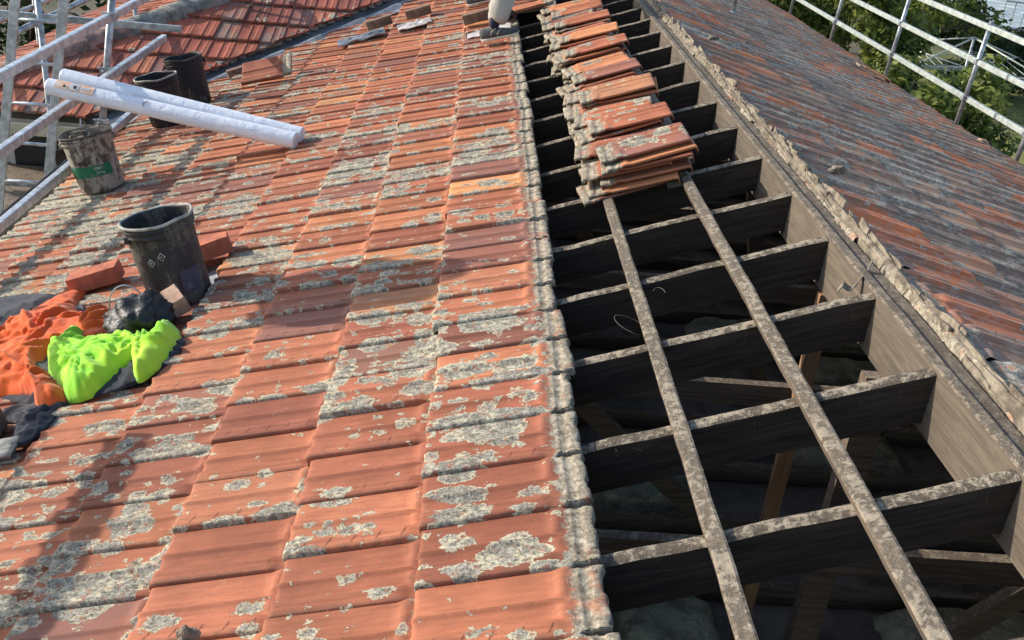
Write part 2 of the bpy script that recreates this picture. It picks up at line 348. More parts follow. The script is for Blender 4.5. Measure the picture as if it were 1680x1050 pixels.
# wing slope: its own plane, rises towards +y; local x = up-slope, local y = along (-x world)
WROT = Euler((0, -TH, 0)).to_matrix(); WM = Matrix.Rotation(math.pi/2, 3, 'Z') @ WROT    # local x -> +y (up), local y -> -x
WO = Vector((-4.7, 6.43, -1.43))
WMI = WM.inverted()
def wclamp(P):
    W3 = np.array(WM); Q = P @ W3.T + np.array(WO)
    lo = Q[:, 1]+HC+.03; hi = Q[:, 1]+VC-.13
    x = np.minimum(np.maximum(Q[:, 0], lo), hi); Q[:, 0] = x
    return (Q-np.array(WO)) @ np.linalg.inv(W3).T
def wkeep(u, s):
    q = WM @ Vector((u, s, 0))+WO; return q.y+HC-.1 < q.x < q.y+VC+.02
wing = tile_field('wing_slope', [EXP*i for i in range(0, 14)], -5.6, 1.6, 1, -1, M['tile_wing'], lambda u, s: .5, lambda u, s: -.02, wkeep, wclamp, jit=1.3, hs=.8)
o = link('tiled_slope', wing); o.location = WO; o.rotation_euler = WM.to_euler(); part(o)
# hip end of the wing falls towards -x
def eclamp(P):
    x = P[:, 0]*CT-P[:, 2]*ST+EO.x; P[:, 1] = np.maximum(P[:, 1], x-HC+.03-EO.y); return P
EO = Vector((-5.72, 6.5, -1.43))
def ekeep(u, s): return s+EO.y > u*CT+EO.x-HC-.1
o = link('tiled_slope', tile_field('hip_end_slope', [EXP*i for i in range(0, 8)], -.1, 6.6, 1, -1, M['tile_wing'], lambda u, s: .75, lambda u, s: -.1, ekeep, eclamp, jit=1.3), rot=LROT); o.location = EO; part(o)
# hip capping: overlapping half-round caps bedded in mortar
def hipz(y): return -1.43+(y-6.43)*math.tan(TH)
for i in range(13):
    y0 = 6.55+i*.29; a = Vector((y0+HC, y0, hipz(y0)+.13)); b = Vector((y0+HC+.33, y0+.33, hipz(y0+.33)+.115)); d = (b-a).normalized(); sd = d.cross(Vector((0, 0, 1))).normalized(); up = sd.cross(d)
    mb = MB(); vs = []; nn = 10
    for j in range(6):
        p = a.lerp(b, j/5)
        for k in range(nn+1):
            t = math.pi*k/nn; rr = .105*(1.06 if j == 0 else 1)+.012*vnoise(i*3+j, k*.8)
            vs.append(p+sd*math.cos(t)*rr*1.15+up*(math.sin(t)*rr*.75-.05-(.05 if k in (0, nn) else 0)))
    mb.add(vs, [(j*(nn+1)+k, j*(nn+1)+k+1, (j+1)*(nn+1)+k+1, (j+1)*(nn+1)+k) for j in range(5) for k in range(nn)]+[tuple(range(nn, -1, -1))])
    part(mb.build('hip_cap', M['cappink'] if i < 4 else M['capmortar'], smooth=True))
# valley flashing
mb = MB(); vs = []
for i in range(25):
    t = i/24; y = 6.38+t*3.2; x = y+VC; z = hipz(y)
    for off, dz in ((-.26, .05), (-.14, .035), (-.05, .012), (-.02, .045), (.02, .045), (.05, .012), (.18, .045), (.30, .075)):
        vs.append((x+off*.707+.02*vnoise(i, off*9), y-off*.707, z+dz+abs(off)*.07+.006*vnoise(i*.7, off*5, 4)))
mb.add(vs, [(i*8+k, i*8+k+1, i*8+9+k, i*8+8+k) for i in range(24) for k in range(7)])
part(mb.build('valley_flashing', M['flash'], smooth=True))
mb = MB()     # crumbly mortar along the cut wing tiles
for i in range(46):
    y = 6.5+i*.07; x = y+VC-.16; mb.box((x-.01, y+.03, hipz(y)+.055), (.05, .085, .035), Matrix.Rotation(-.78+random.uniform(-.15, .15), 3, 'Z'), .008)
part(mb.build('valley_mortar', M['capmortar']))

# rafters, ridge board, battens
for k in range(-5, 21):
    s = .45*k; mb = MB(); n = 40; vs = []; u0 = -4.22
    if s > 6.1: u0 = (s-.3+VC)/CT
    for i in range(n+1):
        u = u0+(0-u0)*i/n; tw = .001*vnoise(u*3, k)
        top = .0+.004*vnoise(u*9, k*5)+(.010*max(0, vnoise(u*22, k*9))+.004*vnoise(u*60, k*3) if u > -1.4 else 0)
        for x, z in ((-.021, -.135), (.021, -.135), (.021, top-.002), (.012, top+.002), (-.012, top+.002), (-.021, top-.002)):
            vs.append((u, s+x+tw+.0015*vnoise(u*25, x*90, k), z))
    fs = [(i*6+j, i*6+(j+1) % 6, i*6+6+(j+1) % 6, i*6+6+j) for i in range(n) for j in range(6)]+[(5, 4, 3, 2, 1, 0), tuple(n*6+j for j in range(6))]
    mb.add(vs, fs); part(mb.build('rafter', M['rafter'], rot=LROT))
mb = MB(); n = 90; vs = []
for i in range(n+1):
    s = -3+i*13/n; j = .003*vnoise(s*3, 1); tp = .004*vnoise(s*6, 3)
    for x, z in ((.0, -.17), (.038, -.17), (.038, .012+tp), (.03, .016+tp), (.006, .014+tp), (.0, .008+tp)): vs.append((x+.003+j, s, z))
mb.add(vs, [(i*6+j, i*6+(j+1) % 6, i*6+6+(j+1) % 6, i*6+6+j) for i in range(n) for j in range(6)]+[(5, 4, 3, 2, 1, 0), tuple(n*6+j for j in range(6))])
part(mb.build('ridge_board', M['ridge']))
mb = MB().beam((.066, -3, -.015), (.066, 10, -.015), .044, .04, n=60, jit=.002); part(mb.build('batten', M['ridge']))
def batten(u, s0, s1, hgt=.02, wd=.042, th=.026, mat='batten'):
    n = max(2, int((s1-s0)/.05)); mb = MB(); vs = []
    for i in range(n+1):
        s = s0+(s1-s0)*i/n; j = .0025*vnoise(s*5, u*3); dz = .002*vnoise(s*9, u)+.003*max(0, vnoise(s*22, u*7))
        e = .0018*vnoise(s*31, u); e2 = .0018*vnoise(s*29, u+3)
        for x, z in ((-wd/2+e, 0), (wd/2+e2, 0), (wd/2+e2, th*.85+dz), (wd/2-.006, th+dz), (-wd/2+.006, th+dz), (-wd/2+e, th*.85+dz)): vs.append((u+x+j, s, z+.004))
    mb.add(vs, [(i*6+k, i*6+(k+1) % 6, i*6+6+(k+1) % 6, i*6+6+k) for i in range(n) for k in range(6)]+[(5, 4, 3, 2, 1, 0), tuple(n*6+k for k in range(6))])
    return part(mb.build('batten', M[mat], rot=LROT))
batten(-.664, -2.6, 2.235); batten(-.333, -2.6, 2.215); batten(-.385, 2.13, 2.2, wd=.06)
batten(-.60, 2.35, 9.4); batten(-.28, 2.35, 9.4)
for i in range(9): batten(-1.339-EXP*i+.375, -2.6, min(9.4, (-1.339-EXP*i+.375)*CT-VC-.25))
# dark sheet added under the right slope to keep light out of the roof space
mb = MB(); mb.add([(.10, -3, .0), (4.2, -3, .0), (4.2, 19, .0), (.10, 19, .0)], [(0, 1, 2, 3)]); part(mb.build('light_block_sheet', M['joist'], rot=RROT))
# mortar bedding left behind when the ridge caps came off: a rough bed with upright slivers along it
def sliver(mb, x, s, l, th_, z0, z1, lean=0., skew=0., sd=0):
    n = max(4, int(l/.03)); vs = []; fl = sd % 2 < 1; tp = .35+.6*((sd*7.3) % 1)
    for i in range(n+1):
        t = i/n; yy = s+l*t; q = t if fl else 1-t; top = z0+(z1-z0)*(1-tp*q*q)+.0035*vnoise(yy*38, sd)*(1 if 0 < i < n else 0)
        for a, z in ((0, z0), (th_, z0), (th_, top-.002), (0, top)):
            vs.append((x+a+lean*(z-z0)+skew*t+.0012*vnoise(yy*60, z*30, sd), yy+(.008*vnoise(z*60, a*90, sd) if i in (0, n) else 0), z))
    mb.add(vs, [(i*4+j, i*4+(j+1) % 4, i*4+4+(j+1) % 4, i*4+4+j) for i in range(n) for j in range(4)]+[(3, 2, 1, 0), tuple(n*4+j for j in range(4))])
mb = MB(); n = 420; vs = []
for i in range(n+1):
    s = -2.2+i*12.2/n
    for k, (x, z) in enumerate(((.100, -.03), (.100, .018), (.106, .030), (.115, .036), (.126, .034), (.136, .020), (.138, -.03))):
        vs.append((x+.005*vnoise(s*13, k*2.1), s, z+(.008*vnoise(s*9, k*3.3)+.006*vnoise(s*31, k*5) if k in (1, 2, 3, 4, 5) else 0)))
mb.add(vs, [(i*7+k, i*7+k+1, i*7+8+k, i*7+7+k) for i in range(n) for k in range(6)])
for row, (x0, zt, p) in enumerate(((.098, .030, .95), (.103, .040, .8), (.108, .048, .8), (.114, .054, .8), (.120, .056, .7))):
    s = -2.2+row*.07
    while s < 10:
        l = random.uniform(.09, .30)
        if random.random() < p: sliver(mb, x0+random.uniform(-.004, .004), s, l, random.uniform(.005, .010), .012, zt+random.uniform(-.016, .012), random.uniform(-.15, .3), random.uniform(-.010, .010), s*3.3+row*.77)
        s += l+random.choice((.0, .003, .01, .05))
part(mb.build('mortar_bedding', M['mortar']))
# attic: ceiling, joists, collar ties, struts, insulation
ZC = -1.78
mb = MB(); mb.box((0, 3.5, ZC-.02), (8.2, 14, .03)); part(mb.build('ceiling', M['plaster']))
for i in range(-4, 20):
    mb = MB().beam((-3.9, .45*i+.2, ZC+.05), (3.9, .45*i+.2, ZC+.05), .045, .09); part(mb.build('ceiling_joist', M['joist']))
for i, k in enumerate(range(-3, 20, 2)):
    y = .45*k-.03+(.02*vnoise(k, 1)); mb = MB().beam((-1.62, y, -.60), (1.62, y-.02, -.60), .035, .085, n=8, jit=.0015); part(mb.build('collar_tie', M['joist']))
mb = MB().beam((.018, 1.27, -.17), (.018, 1.27, ZC), .055, .03, up=(0, 1, 0)); part(mb.build('strut', M['strut']))
for a, b, wd in (((.0, .72, -.17), (.0, .72, ZC), .09), ((-1.3, .3, -.50), (.15, .62, ZC), .09), ((.1, 2.6, -.2), (.5, 2.8, ZC), .07), ((1.3, .9, -.6), (.2, .9, ZC), .09), ((-.9, 3.6, -.42), (.1, 3.7, ZC), .08), ((-1.2, 1.9, -.55), (.1, 2.0, ZC), .08)):
    part(MB().beam(a, b, wd, .045, up=(0, 1, 0)).build('strut', M['joist']))
part(MB().beam((-1.35, -3, -.64), (-1.35, 9.5, -.64), .07, .1).build('purlin', M['joist']))
part(MB().beam((1.35, -3, -.64), (1.35, 9.5, -.64), .07, .1).build('purlin', M['joist']))
for i in range(26):
    x, y = random.uniform(-2, 2.2), random.uniform(-.5, 6); y = .45*round((y-.2)/.45)+.425
    bmx = bmesh.new(); bmesh.ops.create_grid(bmx, x_segments=10, y_segments=8, size=.5)
    lx, ly = random.uniform(.4, .9), .34
    for v in bmx.verts:
        e = min(1, (1-max(abs(v.co.x), abs(v.co.y))*1.98)*4); v.co = Vector((x+v.co.x*lx, y+v.co.y*ly, ZC+.01+e*.09+.03*vnoise(v.co.x*6+i, v.co.y*6)))
    me = bpy.data.meshes.new('insulation_batt'); bmx.to_mesh(me); bmx.free(); part(link('insulation_batt', me, M['insul'], smooth=True))
# walls and gutters
part(MB().box((-3.62, 1.7, -2.95), (.12, 9.4, 2.9)).build('wall', M['wall'])); part(MB().box((3.62, 6, -2.95), (.12, 18, 2.9)).build('wall', M['wall']))
part(MB().box((0, -3.1, -2.9), (7.2, .1, 3.0)).build('wall', M['wall'])); part(MB().box((0, 15, -2.9), (7.2, .1, 3.0)).build('wall', M['wall']))
part(MB().box((-4.55, 6.9, -2.95), (1.9, .12, 2.9)).build('wall', M['wall'])); part(MB().box((-5.44, 10, -2.95), (.12, 6.1, 2.9)).build('wall', M['wall']))
part(MB().box((-4.55, 6.66, -1.5), (1.75, .46, .02)).build('eave_lining', M['wall']))
wf = part(MB().box((-4.72, 6.82, -2.35), (.95, .03, 1.5)).build('window', M['wall'])); MB().box((-4.72, 6.80, -2.35), (.85, .02, 1.4)).build('window_pane', M['glassdk'], wf)
def gutter(a, b, out, mat):
    a, b, out = Vector(a), Vector(b), Vector(out); prof = [(0, .0), (0, -.09), (.03, -.10), (.09, -.10), (.115, -.085), (.12, -.01), (.11, .0), (.118, .006), (.126, -.005), (.122, -.095), (.092, -.108), (.0, -.108), (-.006, -.1), (-.006, .0)]
    mb = MB(); n = len(prof); mb.add([p+out*x+Vector((0, 0, z)) for p in (a, b) for x, z in prof], [(i, (i+1) % n, n+(i+1) % n, n+i) for i in range(n)])
    return part(mb.build('gutter', mat))
gutter((-4.07, -3, -1.42), (-4.07, 6.40, -1.42), (-1, 0, 0), M['gutterdk'])
gutter((-5.75, 6.42, -1.42), (-4.17, 6.42, -1.42), (0, -1, 0), M['gutter'])
gutter((4.08, -3, -1.44), (4.08, 19, -1.44), (1, 0, 0), M['gutterdk'])
part(MB().tube([(-4.35, 6.27, -1.40), (-4.35, 6.29, -1.34), (-4.35, 6.33, -1.36), (-4.35, 6.42, -1.45)], .006, 6).build('gutter_strap', M['steel']))
part(MB().box((-3.98, 1.7, -1.48), (.03, 9.3, .16)).build('fascia', M['wall']))
# ------------------------------------------------------------------ loose tiles
def tile_mesh(seed, hue=None, bias=.1, bri=.5):
    r = random.Random(seed); W = WG.copy(); V = VG.copy()
    e = np.array([[vnoise(a*9, b*9, seed) for b in range(NW)] for a in range(NV)])*.0012
    top = np.stack([W-LEN/2, -(V-.105), HG+e+.012], -1).reshape(-1, 3); bot = top.copy(); bot[:, 2] = np.minimum(bot[:, 2]-.011, .006)+.0
    bot[:, :2] *= .985; v = np.concatenate([top, bot]); N = NV*NW
    q = [QUADS, (QUADS+N)[:, ::-1]]
    ring = [i*NW for i in range(NV)]+[(NV-1)*NW+j for j in range(1, NW)]+[i*NW+NW-1 for i in range(NV-2, -1, -1)]+[j for j in range(NW-2, 0, -1)]
    rq = np.array([(ring[i], ring[i]+N, ring[(i+1) % len(ring)]+N, ring[(i+1) % len(ring)]) for i in range(len(ring))]); q.append(rq)
    tuv = np.stack([WG/EXP, VG/COV], -1).reshape(-1, 2); tuv = np.concatenate([tuv, tuv*0+np.array([.5, .5])])
    tuv[N:, 0] = 1.0
    tr = np.tile(np.array([hue if hue is not None else r.random(), bri, r.random(), bias]), (2*N, 1)); tr[N:, 3] = -.3
    co = v+np.array([seed*3.7, seed*1.3, 0]); return mesh_np('roof_tile', v, np.concatenate(q), tuv, tr, co, M['tile_loose'], flip=True)
TM = [tile_mesh(i, bias=.1+.12*(i % 3), bri=.4+.12*(i % 4), hue=.4+.15*(i % 4)) for i in range(8)]
TOPS = [tile_mesh(20, .55, .42, .6), tile_mesh(21, .45, .30, .5), tile_mesh(22, .97, .12, .8), tile_mesh(23, .5, .18, .6), tile_mesh(24, .4, .25, .5), tile_mesh(25, .95, .0, .7), tile_mesh(26, .5, .1, .5), tile_mesh(27, .6, .1, .5), tile_mesh(28, .6, .1, .5)]
NTH = ['first', 'second', 'third', 'fourth', 'fifth', 'sixth']
ORD = ['nearest', 'second nearest', 'third nearest', 'fourth nearest', 'fifth nearest', 'sixth nearest', 'seventh nearest', 'eighth nearest']
LOOK = ['orange lichen-crusted', 'dull orange', 'clean yellow-orange', 'red-orange', 'salmon-red', 'pale orange', 'red clay', 'red-brown']
def place_tile(me, u, s, h, az=0, tx=0, ty=0, right=False, flip=False):
    o = bpy.data.objects.new('loose_tile', me); COL.objects.link(o)
    base = Euler(RROT if right else LROT).to_matrix()
    o.rotation_euler = (base @ Euler((tx, ty, az)).to_matrix()).to_euler(); o.location = (RP if right else LP)(u, s, h); return o
SS = [2.26, 2.72, 3.18, 3.76, 4.22, 4.72, 5.2, 5.72]
for j, s0 in enumerate(SS):
    nt_ = (7, 6, 7, 5, 7, 6, 6, 5)[j]; lean_, slump = R(random.uniform(-3.5, 3.5)), random.uniform(-.018, .012)
    for i in range(nt_):
        top = i == nt_-1; f = (nt_-1-i)
        u = -.47+(0 if top else random.uniform(-.085, .02)-(.03 if f > 2 else 0)); s = s0+(0 if top else random.uniform(-.03, .03)+slump*f)
        az = math.pi+R(random.uniform(-5, 5) if top else random.uniform(-8, 8))
        o = place_tile(TOPS[j] if top else TM[(i*3+j) % 8], u, s, .032+.0235*i, az, lean_+R(random.uniform(-1.5, 1.5)), R(random.uniform(-1.2, 1.2)))
        o.scale = (.90, .94, .95)
        if top: tag(o, f'{LOOK[j]} tile on top of the {ORD[j]} stack', 'tile', 'top tiles of the stacks on the rafters')
        else: tag(o, f'{NTH[nt_-2-i]} tile below the top one in the {ORD[j]} stack', 'tile', 'tiles inside the stacks')
    # a second, lower pile pushed in behind with its dusty heads showing
    for i in range(5):
        o = place_tile(TM[(i*5+j) % 8], -.52+random.uniform(-.05, .03), s0+.22+random.uniform(-.03, .03), .032+.0235*i, math.pi+R(random.uniform(-9, 9)), R(random.uniform(-3, 3)), R(random.uniform(-2, 2)))
        o.scale = (.90, .94, .95); tag(o, f'{NTH[4-i]} grimy tile from the top of the low pile behind the {ORD[j]} stack', 'tile', 'tiles of the low piles behind the stacks')
o = place_tile(tile_mesh(40, .25, .05, .35), -2.95, 6.30, .19, R(-4), R(38), R(2)); tag(o, 'brown roof tile propped up at a tilt beside the valley flashing', 'tile')
o = place_tile(tile_mesh(41, .97, -.3, .75), 3.72, 10.0, .125, math.pi+R(-6), 0, 0, True); tag(o, 'clean bright orange roof tile lying loose near the eave of the weathered slope', 'tile')
o = place_tile(tile_mesh(43, .7, -.1, .5), -.82, 6.42, .115, R(2), 0, 0); tag(o, 'red roof tile being slid into place in front of the crouching worker', 'tile')
o = place_tile(tile_mesh(44, .2, .1, .3), -4.02, 2.13, .14, R(12), 0, R(-5)); tag(o, 'lichen-crusted roof tile lying loose at the left eave', 'tile')

# ------------------------------------------------------------------ bricks
def brick(mat, loc, az, label, sz=(.23, .11, .076), cored=False, tx=0, ty=0, rot=LROT):
    bm = bmesh.new(); bmesh.ops.create_cube(bm, size=1)
    for v in bm.verts: v.co = Vector((v.co.x*sz[0], v.co.y*sz[1], v.co.z*sz[2]+sz[2]/2))
    bmesh.ops.subdivide_edges(bm, edges=bm.edges, cuts=7, use_grid_fill=True)
    for v in bm.verts:
        e = sum(abs(abs(v.co[k]-(sz[2]/2 if k == 2 else 0))-sz[k]/2) < 1e-5 for k in range(3))
        if e >= 2: v.co += Vector((vnoise(v.co.x*60, v.co.y*60, 1), vnoise(v.co.y*60, v.co.z*60, 2), vnoise(v.co.z*60, v.co.x*60, 3)))*.003-Vector((math.copysign(.0015, v.co.x), math.copysign(.0015, v.co.y), 0))
    me = bpy.data.meshes.new('brick'); bm.to_mesh(me); bm.free()
    o = link('brick', me, M[mat]); b = Euler(rot).to_matrix(); o.rotation_euler = (b @ Euler((tx, ty, az)).to_matrix()).to_euler(); o.location = loc
    m = o.modifiers.new('b', 'BEVEL'); m.width = .0025; m.segments = 2; m.limit_method = 'ANGLE'; m.angle_limit = R(50)
    return tag(o, label, 'brick')
brick('brick', LP(-3.0, 2.44, .095), R(8), 'red brick lying between the black bucket and the orange jacket')
brick('brick', LP(-2.46, 2.42, .10), R(16), 'red brick half hidden behind the right side of the black bucket', tx=R(-4))
brick('brickpale', LP(-2.49, 1.85, .10), R(30), 'pale tilted brick leaning at the foot of the black bucket', sz=(.19, .11, .076), tx=R(18), ty=R(-8))
brick('brickdk', LP(-1.22, 6.42, .11), R(3), 'brown brick on the slope just left of the worker\'s shoe')
brick('brickdk', LP(-1.77, 7.42, .11), R(6), 'brown brick at the top of the valley flashing')
brick('brickdk', LP(-2.14, 7.42, .11), R(14), 'dark brick holding down the lifted corner of valley flashing')
brick('brickdk', LP(-3.38, 7.06, .07), R(20), 'dark brick lying low in the valley beside the brown loose tile')
brick('brickdk', LP(-3.0, 1.17, .09), R(5), 'dark brick in shadow below the orange jacket')

# pale sheeting where a tile is out, crumbs of mortar
def slab(name, mat, c, d, az, label, cat, right=False, seed=0, rough=.006, n=8):
    bm = bmesh.new(); bmesh.ops.create_grid(bm, x_segments=n, y_segments=n, size=.5)
    for v in bm.verts: v.co = Vector((v.co.x*d[0], v.co.y*d[1], d[2]+rough*2*vnoise(v.co.x*5+seed, v.co.y*5)))
    r = bmesh.ops.extrude_face_region(bm, geom=bm.faces[:])
    for v in [g for g in r['geom'] if isinstance(g, bmesh.types.BMVert)]: v.co.z -= d[2]*.9
    bmesh.ops.recalc_face_normals(bm, faces=bm.faces)
    me = bpy.data.meshes.new(name); bm.to_mesh(me); bm.free(); o = link(name, me, mat, smooth=False)
    b = Euler(RROT if right else LROT).to_matrix(); o.rotation_euler = (b @ Matrix.Rotation(az, 3, 'Z')).to_euler(); o.location = (RP if right else LP)(*c)
    return tag(o, label, cat)
M['sheet'] = simple('pale_sarking_sheet', (.46, .42, .39), .5, .25, 9, bumps=.6, bscale=30, bdist=.01)
slab('sarking_scrap', M['sheet'], (-1.14, 5.99, .088), (.34, .2, .008), R(1), 'pale scrap of sheeting under the brick left of the worker', 'sheeting')
slab('sarking_scrap', M['sheet'], (-1.80, 7.12, .098), (.30, .24, .008), R(8), 'pale crumpled sheeting where the valley flashing meets the tiles', 'sheeting', seed=4, rough=.012)
slab('flashing_offcut', M['flash'], (-2.28, 7.12, .105), (.42, .26, .012), R(10), 'lifted grey flashing offcut with a curled end under a brick', 'flashing', seed=8, rough=.02)
slab('slate_sheet', M['gutterdk'], (-3.02, 1.02, .092), (.5, .12, .01), R(4), 'grey strip of flashing under the dark trouser leg', 'flashing', seed=11, rough=.01)
slab('sarking_scrap', M['flash'], (-2.56, 2.22, .042), (.40, .46, .008), R(3), 'dull grey sarking showing where tiles are missing around the black bucket', 'sheeting', seed=12, rough=.012)
def rock(loc, size, label, seed, mat='mortar'):
    bm = bmesh.new(); bmesh.ops.create_icosphere(bm, subdivisions=3, radius=1)
    for v in bm.verts:
        n_ = v.co.normalized(); k = 1+.5*mnoise.noise(n_*1.3+Vector((seed, 0, 0)))+.15*mnoise.noise(n_*4+Vector((seed, 3, 0)))
        v.co = Vector((n_.x*size[0], n_.y*size[1], n_.z*size[2]))*k
    me = bpy.data.meshes.new('mortar_chunk'); bm.to_mesh(me); bm.free(); o = link('mortar_chunk', me, M[mat]); o.location = loc
    return tag(o, label, 'mortar chunk')
rock(LP(-1.85, -.085, .105), (.026, .016, .034), 'pale pointed chunk of mortar at the bottom edge of the photo', 1)
rock(RP(.22, 2.02, .12), (.034, .022, .016), 'cream mortar chunk lying on the first weathered tiles past the ridge', 5)
rock(RP(.30, 4.8, .12), (.04, .022, .016), 'pale mortar chunk on the weathered slope far up the ridge', 9)
rock(RP(4.0, 7.6, .12), (.06, .045, .022), 'pale orange rubble caught at the eave beside the nearest rail post', 13, 'brickpale')

# ------------------------------------------------------------------ buckets
def bucket(loc, r0, r1, H, mat, rimmat, label, seed, sq=0., rot=(0, -TH+R(6), 0), squash_az=0., inner=None):
    t = empty('bucket', loc, rot, label=label, cat='bucket', group='buckets on the roof')
    n = 48; prof = [(0, .004), (.9*r0, .0), (r0, .008)]
    for i in range(1, 17):
        z = i/17*H*.86; r = r0+(r1-r0)*i/17*.95; prof.append((r, z))
    for z, dr in ((.865, .0), (.87, .006), (.885, .007), (.89, .001), (.93, .002), (.935, .008), (.95, .009), (.955, .002), (.985, .003), (.988, .009), (1.0, .009)): prof.append((r0+(r1-r0)*z+dr, z*H))
    prof_in = [(r1-.002, H*1.0), (r1-.004, H*.98), (r0+(r1-r0)*.5-.004, H*.5), (r0-.004, .012), (0, .012)]
    def ring(pr):
        vs = []
        for r, z in pr:
            for k in range(n):
                a = 2*math.pi*k/n; kk = z/H; rr = r*(1+sq*kk*kk*math.cos(2*(a-squash_az))+.02*kk*vnoise(math.cos(a)*1.5+seed, math.sin(a)*1.5, kk*2))
                vs.append((rr*math.cos(a), rr*math.sin(a), z+(.012*kk*vnoise(math.cos(a)*1.3, math.sin(a)*1.3+seed, 5) if kk > .5 else 0)))
        return vs
    def surf(pr): mb = MB(); m = len(pr); return mb.add(ring(pr), [(i*n+k, i*n+(k+1) % n, (i+1)*n+(k+1) % n, (i+1)*n+k) for i in range(m-1) for k in range(n)])
    b = surf(prof+prof_in).build('body', mat, t, smooth=True)
    pts = [Vector(p) for p in ring([((r1+.005), H*.995)])]
    MB().tube(pts, .0065, 8, True).build('rim', rimmat, t, smooth=True)
    for sgn in (1, -1):
        x, y = (r1+.012)*math.cos(squash_az+.3), (r1+.012)*math.sin(squash_az+.3)
        MB().box((sgn*x, sgn*y, H*.86), (.02, .02, .03)).build('handle_lug', mat, t, bevel=.004)
    hp = []; a0 = squash_az+.3
    for i in range(21):
        a = math.pi*i/20; c_ = math.cos(a)*(r1+.02); hh = math.sin(a)
        hp.append(Vector((c_*math.cos(a0)-hh*(r1+.012)*math.sin(a0), c_*math.sin(a0)+hh*(r1+.012)*math.cos(a0), H*.86-hh*.07)))
    MB().tube(hp, .0024, 6).build('wire_handle', M['steel'], t)
    return t
def bucket_mat(name, base, splash, amt, sc_=9):
    t = NT(name); co = t.obj(); a = t.noise(co, sc_, 6, .7); b = t.noise(t.vscale(co, (30, 30, 7)), 1, 5, .75)
    m = t.ss(t.math('ADD', t.math('MULTIPLY', a, .6), t.math('MULTIPLY', b, .5)), .56-amt, .66-amt)
    f = t.noise(co, 120, 4, .7); c = t.mix(t.math('MULTIPLY', m, t.ss(f, .3, .6, .35, 1)), base, splash)
    return t.fin(c, t.ss(m, 0, 1, .5, .95), t.bump(t.math('ADD', m, t.math('MULTIPLY', f, .5)), .5, .003))
M['bk_grey'] = bucket_mat('grey_splashed_bucket', (.075, .062, .052), (.38, .34, .28), .08, 13)
M['bk_blk'] = bucket_mat('black_plastic_bucket', (.022, .021, .024), (.17, .155, .13), -.025, 6)
M['bk_blk2'] = bucket_mat('dark_plastic_bucket', (.02, .019, .022), (.22, .21, .19), -.06, 8)
M['bk_mid'] = bucket_mat('dusty_black_bucket', (.038, .036, .037), (.15, .135, .105), .035, 7)
M['rimgrey'] = simple('mortar_caked_rim', (.42, .40, .35), .9, .4, 20, bumps=.6, bscale=90)
M['rimdark'] = simple('dark_bucket_rim', (.10, .09, .08), .8, .4, 20)
BZ = .088
b1 = bucket(LP(-3.655, 4.27, BZ), .134, .144, .355, M['bk_grey'], M['rimdark'], 'grey mortar-splashed bucket with a green band, full of rubble', 3, .05)
b2 = bucket(LP(-2.51, 2.10, .05), .130, .130, .385, M['bk_mid'], M['rimgrey'], 'large black bucket with a squashed rim and worn square label', 8, .08, squash_az=.4)
b3 = bucket(LP(-3.64, 5.70, BZ), .128, .142, .36, M['bk_blk2'], M['rimgrey'], 'black bucket with a pale rim behind the white rolls', 12, .06)
b4 = bucket(LP(-3.58, 6.24, BZ), .128, .140, .37, M['bk_blk'], M['rimdark'], 'farthest black bucket standing just behind another one near the valley', 15, .03)
mb = MB()
for i in range(26):
    a = random.uniform(0, 6.3); r = random.uniform(0, .085); mb.box((r*math.cos(a), r*math.sin(a), .325+random.uniform(-.03, .035)), (random.uniform(.03, .08), random.uniform(.03, .06), random.uniform(.015, .05)), Euler((random.uniform(-.6, .6), random.uniform(-.6, .6), random.uniform(0, 3))).to_matrix(), .006)
o = mb.build('rubble', M['mortar'], None, LP(-3.655, 4.27, BZ-.012), LROT); tag(o, 'pale broken mortar rubble filling the green-banded bucket', 'rubble')
def cyl_patch(t, name, mat, r0, r1, H, a0, a1, z0, z1, off=.0016, n=24, wob=0, rot=0):
    mb = MB(); vs = []; m = 6
    for j in range(m+1):
        for i in range(n+1):
            a = a0+(a1-a0)*i/n; z = z0+(z1-z0)*j/m+wob*vnoise(a*4, j*3); r = r0+(r1-r0)*z/H*.98+off
            vs.append((r*math.cos(a+rot*j), r*math.sin(a+rot*j), z))
    mb.add(vs, [(j*(n+1)+i, j*(n+1)+i+1, (j+1)*(n+1)+i+1, (j+1)*(n+1)+i) for j in range(m) for i in range(n)])
    return mb.build(name, mat, t, smooth=True)
M['green'] = bucket_mat('green_label_print', (.015, .14, .07), (.25, .24, .2), -.02, 14)
M['whiteprint'] = simple('faded_white_print', (.42, .42, .38), .8, .5, 30)
M['darkprint'] = simple('dark_bucket_print', (.035, .03, .03), .8, .3, 30)
M['lblpurple'] = bucket_mat('worn_square_label', (.07, .065, .09), (.2, .19, .2), -.03, 20)
cyl_patch(b1, 'green_band', M['green'], .134, .144, .355, R(-165), R(-28), .105, .175, .003, wob=.004)
def wrap_text(t, txt, size, r0, r1, H, a_c, z, mat, off=.004):
    cu = bpy.data.curves.new('lettering', 'FONT'); cu.body = txt; cu.size = size; cu.align_x = 'CENTER'; cu.offset = .0006
    ob = bpy.data.objects.new('tmp', cu); COL.objects.link(ob); dg = bpy.context.evaluated_depsgraph_get()
    me = bpy.data.meshes.new_from_object(ob.evaluated_get(dg)); bpy.data.objects.remove(ob)
    bm = bmesh.new(); bm.from_mesh(me); bmesh.ops.triangulate(bm, faces=bm.faces); bmesh.ops.subdivide_edges(bm, edges=[e for e in bm.edges if e.calc_length() > .01], cuts=2)
    for v in bm.verts:
        zz = z+v.co.y; r = r0+(r1-r0)*zz/H+off; a = a_c+v.co.x/r; v.co = Vector((r*math.cos(a), r*math.sin(a), zz))
    bm.to_mesh(me); bm.free(); me.materials.clear(); return link('lettering', me, mat, t)
